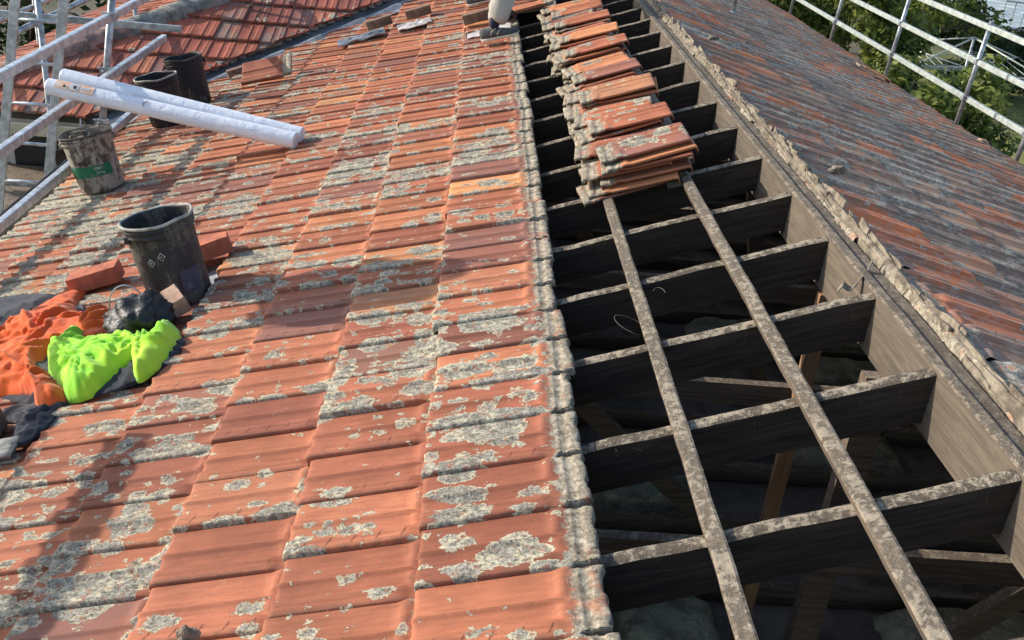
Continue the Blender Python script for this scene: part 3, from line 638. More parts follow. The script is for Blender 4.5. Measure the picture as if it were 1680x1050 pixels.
wrap_text(b1, 'OMEGA', .034, .134, .144, .355, R(-97), .187, M['darkprint'])
wrap_text(b1, 'GREY', .022, .134, .144, .355, R(-62), .15, M['whiteprint'], .005)
wrap_text(b1, '20 kg', .022, .134, .144, .355, R(-60), .122, M['whiteprint'], .005)
cyl_patch(b2, 'label', M['lblpurple'], .130, .130, .385, R(-62), R(-25), .075, .175, .002, rot=.01)
for a_, z_ in ((R(-100), .235), (R(-80), .255)):
    for (p, q) in (((0, 1), (1, 0)), ((1, 0), (0, -1)), ((0, -1), (-1, 0)), ((-1, 0), (0, 1))):
        pass
    mb = MB(); rr = .1325; L_ = [(0, .02), (.016, 0), (0, -.02), (-.016, 0)]
    def P_(x, z, k): a = a_+x*k/rr; return Vector((rr*math.cos(a)+.003*math.cos(a), rr*math.sin(a)+.003*math.sin(a), z_+z*k))
    mb.add([P_(x, z, 1) for x, z in L_]+[P_(x, z, .72) for x, z in L_], [(i, (i+1) % 4, 4+(i+1) % 4, 4+i) for i in range(4)]); mb.add([P_(x, z, .3) for x, z in L_], [(0, 1, 2, 3)])
    mb.build('hazard_diamond', M['whiteprint'], b2)

# ------------------------------------------------------------------ white rolls of sarking lying from guard rail to roof
t = NT('white_wrapped_roll'); co = t.obj(); g = t.noise(t.vscale(co, (3, 30, 30)), 1, 5, .6, .8); g2 = t.noise(co, 9, 3, .6, 1.5)
M['roll'] = t.fin(t.mix(t.ss(g, .35, .65), (.80, .81, .83), (.70, .73, .78)), .2, t.bump(t.math('ADD', t.math('MULTIPLY', t.noise(t.vscale(co, (4, 14, 14)), 1, 4, .7, 3.), 1.2), g2), .6, .010))
M['rollend'] = simple('roll_end_core', (.55, .55, .55), .6, .3, 30)
M['lblorange'] = simple('orange_roll_label', (.68, .27, .09), .5, .3, 30, col2=(.72, .62, .52))
M['black'] = simple('black_print', (.02, .02, .02), .6, .2, 30)
def roll(a, b, r, label, lab=False):
    a, b = Vector(a), Vector(b); L = (b-a).length; q = (b-a).to_track_quat('X', 'Z')
    t = empty('plastic_wrapped_roll', a, q.to_euler(), label=label, cat='roll', group='white rolls on the roof')
    n = 28; vs = []; xs = [0, .006, .012, .05]+[.05+i*(L-.1)/24 for i in range(1, 25)]+[L-.012, L-.004, L]
    for i, x in enumerate(xs):
        e = 1-.05*(i == 0 or i == len(xs)-1)
        for k in range(n):
            an = 2*math.pi*k/n; rr = r*e*(1+.03*vnoise(x*6, math.cos(an)*1.2, math.sin(an)*1.2)); vs.append((x, rr*math.cos(an), rr*math.sin(an)))
    m = len(xs); mb = MB().add(vs, [(i*n+k, i*n+(k+1) % n, (i+1)*n+(k+1) % n, (i+1)*n+k) for i in range(m-1) for k in range(n)]+[tuple(range(n))[::-1], tuple((m-1)*n+k for k in range(n))])
    mb.build('wrapping', M['roll'], t, smooth=True).data.polygons.foreach_set('use_smooth', [True]*(len(mb.f)-2)+[False]*2)
    for x, s_ in ((L+.0015, 1),):
        mb = MB(); vs = []; fs = []
        for ri, rr in enumerate((r*.86, r*.45)):
            for k in range(n): vs.append((x, rr*math.cos(2*math.pi*k/n), rr*math.sin(2*math.pi*k/n)))
        mb.add(vs, [(k, (k+1) % n, n+(k+1) % n, n+k) for k in range(n)]); mb.build('roll_end', M['rollend'], t)
        MB().add([(x*1.0+.0007*s_, r*(.3 if s_ > 0 else .36)*math.cos(2*math.pi*k/n), r*.44*math.sin(2*math.pi*k/n)) for k in range(n)], [tuple(range(n))]).build('core_shade', M['black'], t)  # flat black disc stands in for the shade inside the core
    def patch(nm, mat, x0, x1, a0, a1, off):
        mb = MB(); nn = 10; mb.add([(x, (r*1.02+off)*math.cos(a0+(a1-a0)*i/nn), (r*1.02+off)*math.sin(a0+(a1-a0)*i/nn)) for x in (x0, x1) for i in range(nn+1)], [(i, i+1, nn+2+i, nn+1+i) for i in range(nn)]); return mb.build(nm, mat, t, smooth=True)
    if lab:
        patch('label', M['lblorange'], L-.30, L-.06, R(22), R(88), .002)
        patch('label_print', M['rollend'], L-.21, L-.15, R(28), R(80), .0035); patch('label_print', M['black'], L-.195, L-.178, R(38), R(60), .005); patch('label_print', M['black'], L-.13, L-.115, R(35), R(50), .005); patch('label_print', M['rollend'], L-.28, L-.22, R(42), R(62), .0035)
        q_ = MB().tube([(L-.62+.012*math.sin(i), (r*1.03+.003)*math.cos(R(25+i*9)), (r*1.03+.003)*math.sin(R(25+i*9))) for i in range(6)], .0022, 6).build('tape_mark', M['rimdark'], t)
    return t
roll((-2.224, 4.0, -.650), (-3.735, 4.26, -.52), .050, 'front white plastic-wrapped roll with an orange label at its raised end', True)
roll((-2.205, 4.115, -.648), (-3.70, 4.40, -.49), .048, 'rear white plastic-wrapped roll without a label, beside the labelled roll')

# ------------------------------------------------------------------ clothes thrown on the tiles
def catmull(pts, n=5):
    out = []; m = len(pts)
    for i in range(m):
        p0, p1, p2, p3 = [Vector(pts[(i+j-1) % m]) for j in range(4)]
        for k in range(n):
            t_ = k/n; out.append(.5*((2*p1)+(-p0+p2)*t_+(2*p0-5*p1+4*p2-p3)*t_*t_+(-p0+3*p1-3*p2+p3)*t_**3))
    return out
def cloth(name, outline, base, seed, mat, label, cat, pinch=(), amp=.022, res=.008, edge=.012, plateau=.03, nf=14, thick=.003):
    """a thrown garment: flat thin hems, a low body and long creases that run out from where the cloth is pinched"""
    pts = catmull(outline, 6); cx = sum(p.x for p in pts)/len(pts); cy = sum(p.y for p in pts)/len(pts); r = random.Random(seed)
    P = [Vector((p.x-cx+.006*vnoise(p.x*40, p.y*40, seed), p.y-cy+.006*vnoise(p.x*40, p.y*40, seed+9))) for p in pts]; nb = len(P)
    A = np.array([(p.x, p.y) for p in P]); B = np.roll(A, -1, 0); dd = B-A; d2 = (dd**2).sum(1)+1e-12
    def dist(x, y):
        t_ = np.clip(((x-A[:, 0])*dd[:, 0]+(y-A[:, 1])*dd[:, 1])/d2, 0, 1); return np.sqrt(((A+dd*t_[:, None]-np.array([x, y]))**2).sum(1)).min()
    ins = []; row = 0; x = A[:, 0].min()
    while x < A[:, 0].max():
        y = A[:, 1].min()+(res/2 if row % 2 else 0)
        while y < A[:, 1].max():
            c = ((A[:, 1] > y) != (B[:, 1] > y)) & (x < dd[:, 0]*(y-A[:, 1])/(dd[:, 1]+1e-12)+A[:, 0])
            if c.sum() % 2 and dist(x, y) > res*.6: ins.append(Vector((x, y)))
            y += res
        x += res*.87; row += 1
    v2, _, f2, *_ = delaunay_2d_cdt(P+ins, [], [list(range(nb))], 1, 1e-6)
    folds = []
    for k in range(nf):
        px, py = r.choice(pinch) if pinch else (cx+r.uniform(-.2, .2), cy+r.uniform(-.15, .15)); px -= cx; py -= cy
        a = r.uniform(0, 6.283); l = r.uniform(.10, .34); s0 = r.uniform(.0, .03)
        folds.append((px+math.cos(a)*s0, py+math.sin(a)*s0, math.cos(a), math.sin(a), l, r.uniform(.45, 1.)*amp, r.uniform(.0045, .011), r.uniform(-1.6, 1.6)))
    for k in range(nf):
        px, py = A[r.randrange(nb)]*r.uniform(.2, .8); a = r.uniform(0, 6.283); folds.append((px, py, math.cos(a), math.sin(a), r.uniform(.05, .16), r.uniform(.3, .7)*amp, r.uniform(.004, .008), r.uniform(-3, 3)))
    fo = np.array(folds); vs = []
    for p in v2:
        d = dist(p.x, p.y); e = 1-math.exp(-d/edge); e2 = 1-math.exp(-d/.05)
        wx, wy = p.x+.018*vnoise(p.x*9, p.y*9, seed), p.y+.018*vnoise(p.x*9, p.y*9, seed+4)
        rx, ry = wx-fo[:, 0], wy-fo[:, 1]; al = rx*fo[:, 2]+ry*fo[:, 3]; ac = -rx*fo[:, 3]+ry*fo[:, 2]+fo[:, 7]*al*al
        t_ = np.clip(al/fo[:, 4], 0, 1); on = np.where((al > 0) & (al < fo[:, 4]), np.sin(np.pi*t_**.6)**.8, 0)
        w_ = fo[:, 6]*(1+1.4*t_); hh = on*fo[:, 5]*(np.exp(-(np.abs(ac)/w_)**1.3)-.35*np.exp(-((np.abs(ac)-2.2*w_)/w_)**2))
        h = .003+base*(1-math.exp(-d/.022))+e*.006*(1+vnoise(p.x*30, p.y*30, seed+8))+e2*plateau*(.55+.9*vnoise(p.x*6, p.y*6, seed+3)+.25*abs(vnoise(p.x*17, p.y*17, seed)))+e*(hh.max()*.75+hh.sum()*.35)
        vs.append((p.x, p.y, max(h, base*(1-math.exp(-d/.022))+.002)))
    mb = MB(); mb.v = vs; mb.f = [tuple(f) for f in f2]
    o = link(name, mb.mesh(name), mat, None, LP(cx, cy, .085), LROT, True)
    m = o.modifiers.new('s', 'SOLIDIFY'); m.thickness = thick; m.offset = 1
    return tag(o, label, cat)
def fabric(name, col, col2, rough=.85, wv=900):
    t = NT(name); co = t.obj(); a = t.noise(co, 7, 4, .6); b = t.noise(co, wv, 2, .5); c = t.noise(co, 28, 4, .65, 1.)
    t.b.inputs['Sheen Weight'].default_value = .2
    return t.fin(t.mix(t.ss(a, .4, .65), col, col2), rough, t.bump(t.math('ADD', t.math('MULTIPLY', b, .15), c), .3, .003))
M['jacket'] = fabric('orange_fleece', (.72, .12, .015), (.62, .09, .012))
M['lime'] = fabric('lime_hi_vis_fabric', (.27, .66, .035), (.46, .72, .04))
M['navy'] = fabric('black_work_fabric', (.012, .013, .022), (.022, .024, .034))
cloth('work_trousers', [(-3.75, 2.55), (-3.42, 2.56), (-3.2, 2.44), (-3.05, 2.3), (-2.9, 2.0), (-3.0, 1.7), (-3.4, 1.7), (-3.75, 1.9)], .0, 3, M['navy'], 'dark navy garment showing behind the orange jacket at the left edge', 'garment', res=.014)
cloth('work_trousers', [(-3.2, 1.55), (-2.95, 1.40), (-2.80, 1.32), (-2.62, 1.28), (-2.45, 1.31), (-2.34, 1.43), (-2.34, 1.58), (-2.43, 1.68), (-2.53, 1.80), (-2.66, 1.86), (-2.78, 1.80), (-3.0, 1.75)], .0, 7, M['navy'], 'black trousers crumpled under the lime shirt', 'trousers', res=.012, plateau=.02, pinch=[(-2.5, 1.5), (-2.8, 1.5)])
cloth('trouser_leg_hem', [(-2.98, 1.33), (-2.80, 1.34), (-2.70, 1.30), (-2.70, 1.18), (-2.72, 1.09), (-2.77, 1.05), (-2.82, 1.10), (-2.86, 1.22), (-2.95, 1.26)], .0, 9, M['navy'], 'black trouser leg end sticking out below the orange jacket', 'trousers', res=.01, plateau=.02)
jk = [(-3.62, 1.98), (-3.36, 2.06), (-3.28, 2.13), (-3.22, 2.26), (-3.14, 2.36), (-3.06, 2.42), (-3.02, 2.22), (-2.91, 2.06), (-2.80, 2.03), (-2.72, 1.94), (-2.71, 1.84), (-2.74, 1.70), (-2.88, 1.80), (-2.95, 1.72), (-2.90, 1.58), (-2.79, 1.46), (-2.70, 1.33), (-2.72, 1.25), (-2.80, 1.28), (-2.88, 1.40), (-3.02, 1.45), (-3.2, 1.42), (-3.6, 1.45)]
cloth('jacket', jk, .03, 5, M['jacket'], 'crumpled bright orange work jacket spread on the tiles', 'jacket', res=.0068, plateau=.05, amp=.030, nf=40, pinch=[(-3.06, 1.92), (-2.86, 1.86), (-2.9, 1.5), (-3.3, 1.75)])
lm = [(-2.92, 1.68), (-2.93, 1.80), (-2.90, 1.90), (-2.84, 1.88), (-2.77, 1.74), (-2.66, 1.68), (-2.56, 1.66), (-2.50, 1.61), (-2.46, 1.62), (-2.45, 1.68), (-2.42, 1.72), (-2.37, 1.64), (-2.355, 1.56), (-2.36, 1.45), (-2.38, 1.37), (-2.42, 1.31), (-2.46, 1.35), (-2.49, 1.43), (-2.54, 1.38), (-2.57, 1.31), (-2.62, 1.27), (-2.69, 1.29), (-2.75, 1.38), (-2.80, 1.44), (-2.87, 1.55)]
cloth('work_shirt', lm, .062, 21, M['lime'], 'lime green hi-vis shirt lying over the orange jacket and black trousers', 'shirt', res=.0058, plateau=.03, amp=.026, nf=38, pinch=[(-2.86, 1.70), (-2.46, 1.50), (-2.70, 1.50)])
# black bag with a wire hoop
t_ = empty('tool_bag', LP(-2.57, 1.79, .10), LROT, label='shiny black tool bag with a wire hoop handle beside the lime shirt', cat='bag')
M['bagblk'] = simple('shiny_black_bag', (.012, .013, .014), .5, .3, 12, bumps=.9, bscale=22, bdist=.012, spec=.5)
bm = bmesh.new(); bmesh.ops.create_icosphere(bm, subdivisions=4, radius=1)
for v in bm.verts:
    n_ = v.co.normalized(); k = 1+.28*mnoise.noise(n_*2.2)+.14*mnoise.noise(n_*5+Vector((3, 0, 0))); v.co = Vector((n_.x*.135*k, n_.y*.12*k, max(-.03, n_.z*.10*k+.03)))
me = bpy.data.meshes.new('bag_body'); bm.to_mesh(me); bm.free(); link('bag_body', me, M['bagblk'], t_, smooth=True)
MB().tube([(-.05+.13*math.cos(a)*.6, .06+.02*math.sin(a), .06+.10*math.sin(a)) for a in [math.pi*i/14 for i in range(15)]]+[(-.12, -.02, .09)], .003, 6).build('wire_hoop', M['steel'], t_)

# ------------------------------------------------------------------ scaffolding and rails
def rail_set(name, X, rails, posts, label, mat, wd, ht, group, hooks=True, lean=0.):
    t = empty(name, (X, 6, -1.3), label=label, cat='guard rail'); off = Vector((-X, -6, 1.3))
    for z, y0, y1 in rails:
        mb = MB(); a = Vector((X, y0, z))+off; b = Vector((X, y1, z))+off
        mb.beam(a, b, wd, ht, n=1); o = mb.build('rail', mat, t, bevel=.006)
        for y in (y0, y1): MB().box(Vector((X, y+math.copysign(.006, y-y0-1), z))+off, (wd*.9, .012, ht*.9)).build('rail_end_cap', M['black'], o)
    for y, zb, zt, x0, x1 in posts:
        p0, p1 = Vector((x0, y, zb))+off, Vector((x1, y, zt))+off
        po = MB().tube([p0, p1], .024, 14).build('post', M['steel'], t, smooth=True)
        MB().box(p0+Vector((0, 0, .01)), (.14, .10, .012)).build('base_plate', M['steel'], po)
        for z, y0, y1 in rails:
            if y0 <= y <= y1:
                f = (z-zb)/(zt-zb)
                if f > 1.02: continue
                c = p0.lerp(p1, f); MB().box(c, (.075, .065, .05)).beam(c+Vector((-.05, -.035, .03)), c+Vector((.05, -.035, .03)), .012, .012).tube([c+Vector((.0, -.03, 0)), c+Vector((0, -.075, .02))], .009, 6).build('clamp', M['steel'], po, bevel=.004)
    return t
rail_set('guard_rail', -3.68, [(-.285, -2.5, 8.6), (-.66, -2.5, 6.45), (-1.03, -2.5, 5.75)], [(5.25, -1.22, -.12, -3.83, -3.65), (2.4, -1.25, 1.0, -3.83, -3.66), (-.6, -1.25, -.1, -3.83, -3.66)], 'three-bar metal guard rail along the left eave, white rolls leaning on it', M['alu'], .042, .054, None)
rail_set('guard_rail', 4.10, [(-.31, -1, 15.5), (-.67, -1, 18), (-1.06, -1, 18)], [(5.2, -1.38, -.25, 4.08, 4.12), (7.35, -1.38, -.62, 4.06, 4.12), (8.7, -1.38, -.25, 4.06, 4.12), (10.85, -1.38, -.25, 4.06, 4.12), (13.1, -1.38, -.25, 4.06, 4.12), (15.3, -1.38, -.25, 4.06, 4.12)], 'three-bar pale guard rail on posts along the eave of the weathered slope', M['aluw'], .045, .055, None)
for c in ((-3.66, 5.22, -.10),):
    t_ = empty('scaffold_clamp', c, label='curved steel scaffold clamp on top of the left rail post', cat='clamp')
    MB().tube([(.035*math.cos(a)-.0, .01, .035*math.sin(a)+.03) for a in [math.pi*1.3*i/12-.2 for i in range(13)]], .011, 8).build('jaw', M['steel'], t_, smooth=True); MB().box((0, 0, 0), (.08, .05, .03)).build('seat', M['steel'], t_, bevel=.004)
bm = bmesh.new(); bmesh.ops.create_icosphere(bm, subdivisions=4, radius=1)
for v in bm.verts:
    n_ = v.co.normalized(); k = 1+.16*mnoise.noise(n_*2.5); v.co = Vector((n_.x*.12*k, n_.y*(.24-.07*n_.z)*k+.05*n_.z, n_.z*.36*k))
me = bpy.data.meshes.new('shadow_bag'); bm.to_mesh(me); bm.free(); o = link('shadow_bag', me, M['navy'], None, (-3.60, 2.28, .52), smooth=True); tag(o, 'unseen dark bag shape added at the left rail to shade the tiles', 'bag')  # bag shape added out of view to cast a shadow on the left slope
part_ = bpy.data.objects['guard_rail']; o = MB().beam((0, -8.5, 1.30), (0, -4.62, 1.30), .03, .15).build('shadow_plank', M['batten'], part_)  # out-of-view plank added to shade the lower left tiles
def ladder(name, a0, a1, b0, b1, rungs, label, cat='ladder'):
    a0, a1, b0, b1 = [Vector(p) for p in (a0, a1, b0, b1)]; t = empty(name, a0, label=label, cat=cat)
    MB().beam((0, 0, 0), a1-a0, .062, .028, up=(0, 1, 0)).build('stile', M['alu'], t, bevel=.003); MB().beam(b0-a0, b1-a0, .062, .028, up=(0, 1, 0)).build('stile', M['alu'], t, bevel=.003)
    for i in range(rungs):
        f = (i+.5)/rungs; MB().tube([a0.lerp(a1, f)-a0, b0.lerp(b1, f)-a0], .0135, 8).build('rung', M['alu'], t, smooth=True)
    return t
ladder('ladder', (-5.20, 5.35, -4.4), (-4.32, 5.45, .05), (-4.82, 5.35, -4.4), (-4.0, 5.45, .05), 15, 'aluminium ladder standing against the scaffold at the left eave')
t_ = empty('scaffolding', (-4.7, 6.0, -4.4), label='outer scaffold bay of tubes beyond the ladder at the left', cat='scaffold'); o_ = Vector((4.7, -6.0, 4.4))
for x, y in ((-4.62, 6.3), (-5.6, 6.3), (-4.62, 8.6), (-5.6, 8.6)):
    MB().tube([Vector((x, y, -4.4))+o_, Vector((x+.04, y, .3))+o_], .024, 10).build('standard', M['steel'], t_, smooth=True)
for z, x in ((-.42, -5.6), (-.95, -5.6), (-.60, -4.62), (-1.9, -5.6), (-1.9, -4.62)):
    MB().tube([Vector((x, 5.9, z))+o_, Vector((x, 9.4, z))+o_], .024, 10).build('ledger', M['steel'], t_, smooth=True)
for y, z in ((6.3, -.55), (6.3, -1.95), (8.6, -.6)):
    MB().beam(Vector((-5.7, y, z))+o_, Vector((-4.45 if z < -1 else -3.5 if y == 6.3 else -4.5, y, z))+o_, .03, .05).build('transom', M['steel'], t_, bevel=.003)
MB().beam(Vector((-5.1, 2.2, -1.98))+o_, Vector((-5.1, 8.8, -1.98))+o_, .66, .05).build('platform_board', M['joist'], t_)
# thin pipe on the weathered slope
t_ = empty('vent_pipe', RP(1.50, 8.75, .06), label='thin grey vent pipe rising from the weathered slope', cat='pipe')
MB().tube([(0, 0, 0), (0, 0, 1.3)], .022, 10).build('pipe', M['steel'], t_, smooth=True); MB().tube([(0, 0, -.02), (0, 0, .05)], [.07, .03], 14).build('collar', M['flash'], t_, smooth=True)

# ------------------------------------------------------------------ garden beyond
def ground_mat(name, a, b, sc_): return simple(name, a, .95, .4, sc_, bumps=.6, bscale=6, bdist=.05, col2=b)
M['soil'] = ground_mat('yard_soil', (.14, .11, .075), (.09, .09, .05), .8); M['grass'] = ground_mat('lawn', (.20, .19, .06), (.10, .12, .035), 1.3)
mb = MB(); mb.add([(-150, -60, -4.4), (200, -60, -4.4), (200, 260, -4.4), (-150, 260, -4.4)], [(0, 1, 2, 3)]); tag(mb.build('ground', M['soil']), kind='structure')
mb = MB(); mb.add([(9.5, 16, -4.393), (14, 15, -4.393), (22, 30, -4.393), (13, 34, -4.393)], [(0, 1, 2, 3)]); tag(mb.build('lawn', M['grass']), kind='structure')
def leaf_mat(name, c0, c1, c2):
    t = NT(name); oi = t.n('Attribute', attribute_name='lf').outputs['Fac']
    c = t.ramp(oi, [(0, c0), (.55, c1), (1, c2)]); t.b.inputs['Transmission Weight'].default_value = 0
    tr = t.n('BsdfTranslucent'); t.set(tr.inputs[0], c); mx = t.n('MixShader'); mx.inputs[0].default_value = .45
    t.t.links.new(t.b.outputs[0], mx.inputs[1]); t.t.links.new(tr.outputs[0], mx.inputs[2]); t.t.links.new(mx.outputs[0], t.t.nodes['Material Output'].inputs[0])
    return t.fin(c, .45)
M['leafy'] = leaf_mat('bright_leaves', (.06, .10, .02), (.15, .19, .04), (.36, .38, .10)); M['leafd'] = leaf_mat('dark_leaves', (.02, .04, .015), (.04, .07, .022), (.08, .11, .035))
M['bark'] = simple('bark', (.12, .09, .06), .95, .4, 20, bumps=1, bscale=30, bdist=.02)
def foliage(clumps, n, size, seed):
    r = np.random.default_rng(seed); cl = np.array(clumps); wts = cl[:, 3]**2; idx = r.choice(len(cl), n, p=wts/wts.sum())
    d = r.normal(size=(n, 3)); d /= np.linalg.norm(d, axis=1)[:, None]; rad = r.random(n)**.35
    c = cl[idx, :3]+d*(cl[idx, 3]*rad)[:, None]*np.array([1, 1, .85]); c += r.normal(size=(n, 3))*.05
    nrm = d*.7+r.normal(size=(n, 3))*.6+np.array([0, 0, .5]); nrm /= np.linalg.norm(nrm, axis=1)[:, None]
    t1 = np.cross(nrm, r.normal(size=(n, 3))); t1 /= np.linalg.norm(t1, axis=1)[:, None]; t2 = np.cross(nrm, t1)
    sz = size*(.6+.8*r.random(n))[:, None]; v = np.stack([c-t1*sz, c-t2*sz*.45+nrm*sz*.12, c+t1*sz, c+t2*sz*.45+nrm*sz*.12], 1).reshape(-1, 3)
    return v, np.arange(4*n).reshape(-1, 4), np.repeat(r.random(n)*.7+.3*r.random(len(cl))[idx], 4)
def tree(name, loc, h, rx, n, size, mat, label, cat, seed, trunk=True, nc=26, group=None):
    t = empty(name, loc, label=label, cat=cat, group=group); r = random.Random(seed); cl = []
    for i in range(nc):
        a = r.uniform(0, 6.28); q = r.random()**.5*rx; z = h*(r.uniform(.15, .95) if not trunk else r.uniform(.38, .95)); k = 1-.45*abs(z/h-.55)
        cl.append((q*math.cos(a)*k, q*math.sin(a)*k, z, r.uniform(.25, .5)*rx*.75))
    v, q, a = foliage(cl, n, size, seed); me = mesh_np('crown', v, q, None, None, None, mat); at = me.attributes.new('lf', 'FLOAT', 'POINT'); at.data.foreach_set('value', a.astype(np.float32))
    link('crown', me, None, t); mb = MB(); pts = [(0, 0, 0), (.05, .02, h*.25), (.0, .08, h*.5), (.05, .0, h*.75)]; mb.tube(pts, [.14*h/4, .11*h/4, .07*h/4, .02], 9)
    for i in range(6): c = cl[i]; mb.tube([(0, .03, h*(.25+.06*i)), tuple(.5*Vector(c[:3])+Vector((0, 0, h*.15))), c[:3]], [.05*h/4, .03*h/4, .01], 6)
    mb.build('trunk', M['bark'], t, smooth=True); return t
TG = 'trees beyond the weathered slope'
tree('leafy_tree', (5.9, 18.2, -4.4), 3.9, 1.7, 9000, .085, M['leafy'], 'bright leafy tree nearest the top corner of the weathered slope', 'tree', 1)
tree('leafy_tree', (9.0, 23.5, -4.4), 5.2, 2.6, 9000, .09, M['leafy'], 'tall sunlit yellow-green tree behind the middle guard rail', 'tree', 2)
tree('leafy_tree', (10.3, 29.5, -4.4), 4.4, 2.1, 8000, .10, M['leafy'], 'sunlit bushy tree left of the blue pool', 'tree', 3)
tree('leafy_tree', (6.9, 24.5, -4.4), 6.0, 2.7, 8000, .10, M['leafy'], 'large tree filling the top edge above the far end of the eave', 'tree', 4)
tree('dark_shrub', (6.6, 16.4, -4.4), 2.3, 1.3, 6000, .075, M['leafd'], 'dark shrub under the clothesline, close below the guard rail', 'shrub', 5, False)
tree('dark_shrub', (6.6, 14.2, -4.4), 2.7, 1.2, 6000, .075, M['leafy'], 'broad-leaved shrub poking up past the eave at a rail post', 'shrub', 6, False)
tree('dark_shrub', (13.0, 24.6, -4.4), 1.9, 1.6, 6000, .08, M['leafd'], 'dark rounded shrub directly behind the clothesline', 'shrub', 7, False)
tree('dark_shrub', (15.2, 33.0, -4.4), 1.5, 1.5, 6000, .10, M['leafd'], 'dark hedge shrub between clothesline and pool fence', 'shrub', 8, False)
tree('dark_shrub', (15.6, 26.6, -4.4), 1.1, 1.4, 4000, .08, M['leafd'], 'low dark shrub at the right edge beyond the clothesline', 'shrub', 9, False)
for i, (x, y, h_) in enumerate(((-9.5, 9.5, 3.0), (-10.5, 13, 3.4), (-8.6, 15.5, 3.6), (-12.5, 16.5, 3.8))):
    tree('dark_shrub', (x, y, -4.4), h_, 1.7, 5000, .09, M['leafd'], ['dark shrub beyond the ladder at the left edge', 'dark shrub behind the outer scaffold tubes', 'dark shrub past the far hip of the red wing roof', 'farthest dark shrub at the top left corner'][i], 'shrub', 30+i, False)
# boundary fence on the left
t_ = empty('paling_fence', (-7.6, 9, -4.4), label='dark timber paling fence beyond the left scaffold', cat='fence')
mb = MB()
for i in range(90): mb.box((0, -9+i*.2, .85), (.02, .18, 1.7), None, .004)
mb.build('palings', M['joist'], t_)
for z in (.4, 1.3): MB().box((.04, 0, z), (.05, 18, .08)).build('fence_rail', M['joist'], t_)
# rotary clothesline
t_ = empty('rotary_clothesline', (9.8, 20.3, -4.4), (0, 0, R(33)), label='grey metal rotary clothesline in the yard below the guard rail', cat='clothesline')
MB().tube([(0, 0, 0), (0, 0, 2.22)], .028, 10).build('mast', M['steel'], t_, smooth=True)
cr = [(2.05, 0, 1.68), (0, 2.05, 1.68), (-2.05, 0, 1.68), (0, -2.05, 1.68)]
for c in cr:
    MB().tube([(0, 0, 1.55), c], .016, 8).build('arm', M['alu'], t_, smooth=True); MB().tube([(0, 0, 2.2), tuple(Vector(c)*.98+Vector((0, 0, .03)))], .018, 8).build('brace', M['aluw'], t_, smooth=True)
for k, f in enumerate((1, .86, .72, .58, .44)):
    MB().tube([(x*f, y*f, z+(1-f)*-.05) for x, y, z in cr], .008, 5, True).build('line', M['aluw'], t_)
for i, (a, f_) in enumerate(((1, .35), (1, .7), (2, .3), (2, .6))):
    p = Vector(cr[a]).lerp(Vector(cr[(a+1) % 4]), f_); mb = MB().box(p+Vector((0, 0, -.03)), (.03, .03, .10)); o = mb.build('clothes_peg', M['sheet'], None, (9.8, 20.3, -4.4), (0, 0, R(33)))
    tag(o, ['pale peg at the left end of the outer clothesline', 'pale peg next along the outer line from the left corner', 'pale peg on the near side of the clothesline', 'pale peg nearest the guard rail on the clothesline'][i], 'peg', 'pegs on the clothesline')
# pool and its fence, green box
t = NT('pool_water'); co = t.obj(); wv = t.noise(co, .45, 4, .6, 2.5); t.b.inputs['Specular IOR Level'].default_value = .6
M['water'] = t.fin(t.mix(t.ss(wv, .50, .62), (.16, .22, .30), (.50, .54, .56)), .12, t.bump(wv, 1, .2))  # pale streaks paint reflections into the water colour
mb = MB(); mb.add([(19.5, 37.5, -4.36), (40, 30, -4.36), (60, 75, -4.36), (22.5, 62, -4.36)], [(0, 1, 2, 3)]); tag(mb.build('pool_water', M['water']), kind='structure')
t_ = empty('pool_fence', (19, 37, -4.4), label='low grey fence along the near edge of the pool', cat='fence')
d = (Vector((40, 29.5, 0))-Vector((19, 37, 0))); L_ = d.length; d.normalize()
MB().beam((0, 0, 1.1), d*L_+Vector((0, 0, 1.1)), .05, .06).build('top_rail', M['steel'], t_); MB().beam((0, 0, .15), d*L_+Vector((0, 0, .15)), .05, .06).build('bottom_rail', M['steel'], t_)
mb = MB()
for i in range(60): mb.box(d*(i*.36)+Vector((0, 0, .6)), (.03, .03, 1.1))
mb.build('pickets', M['steel'], t_)
M['mint'] = simple('pale_green_plastic', (.42, .55, .40), .5, .15, 6)
t_ = empty('garden_bin', (10.35, 16.05, -4.4), (0, 0, R(20)), label='pale green plastic garden bin at the right edge below the rail', cat='bin')
MB().add([(-.25, -.28, .05), (.25, -.28, .05), (.25, .28, .05), (-.25, .28, .05), (-.3, -.35, 1.0), (.3, -.35, 1.0), (.3, .35, 1.0), (-.3, .35, 1.0)], [(3, 2, 1, 0), (0, 1, 5, 4), (1, 2, 6, 5), (2, 3, 7, 6), (3, 0, 4, 7), (4, 5, 6, 7)]).build('body', M['mint'], t_, bevel=.03)
MB().box((0, .0, 1.03), (.66, .76, .06)).build('lid', M['mint'], t_, bevel=.02)
for x in (-.22, .22): MB().tube([(x-.03, .3, .11), (x+.03, .3, .11)], .11, 14).build('wheel', M['black'], t_)
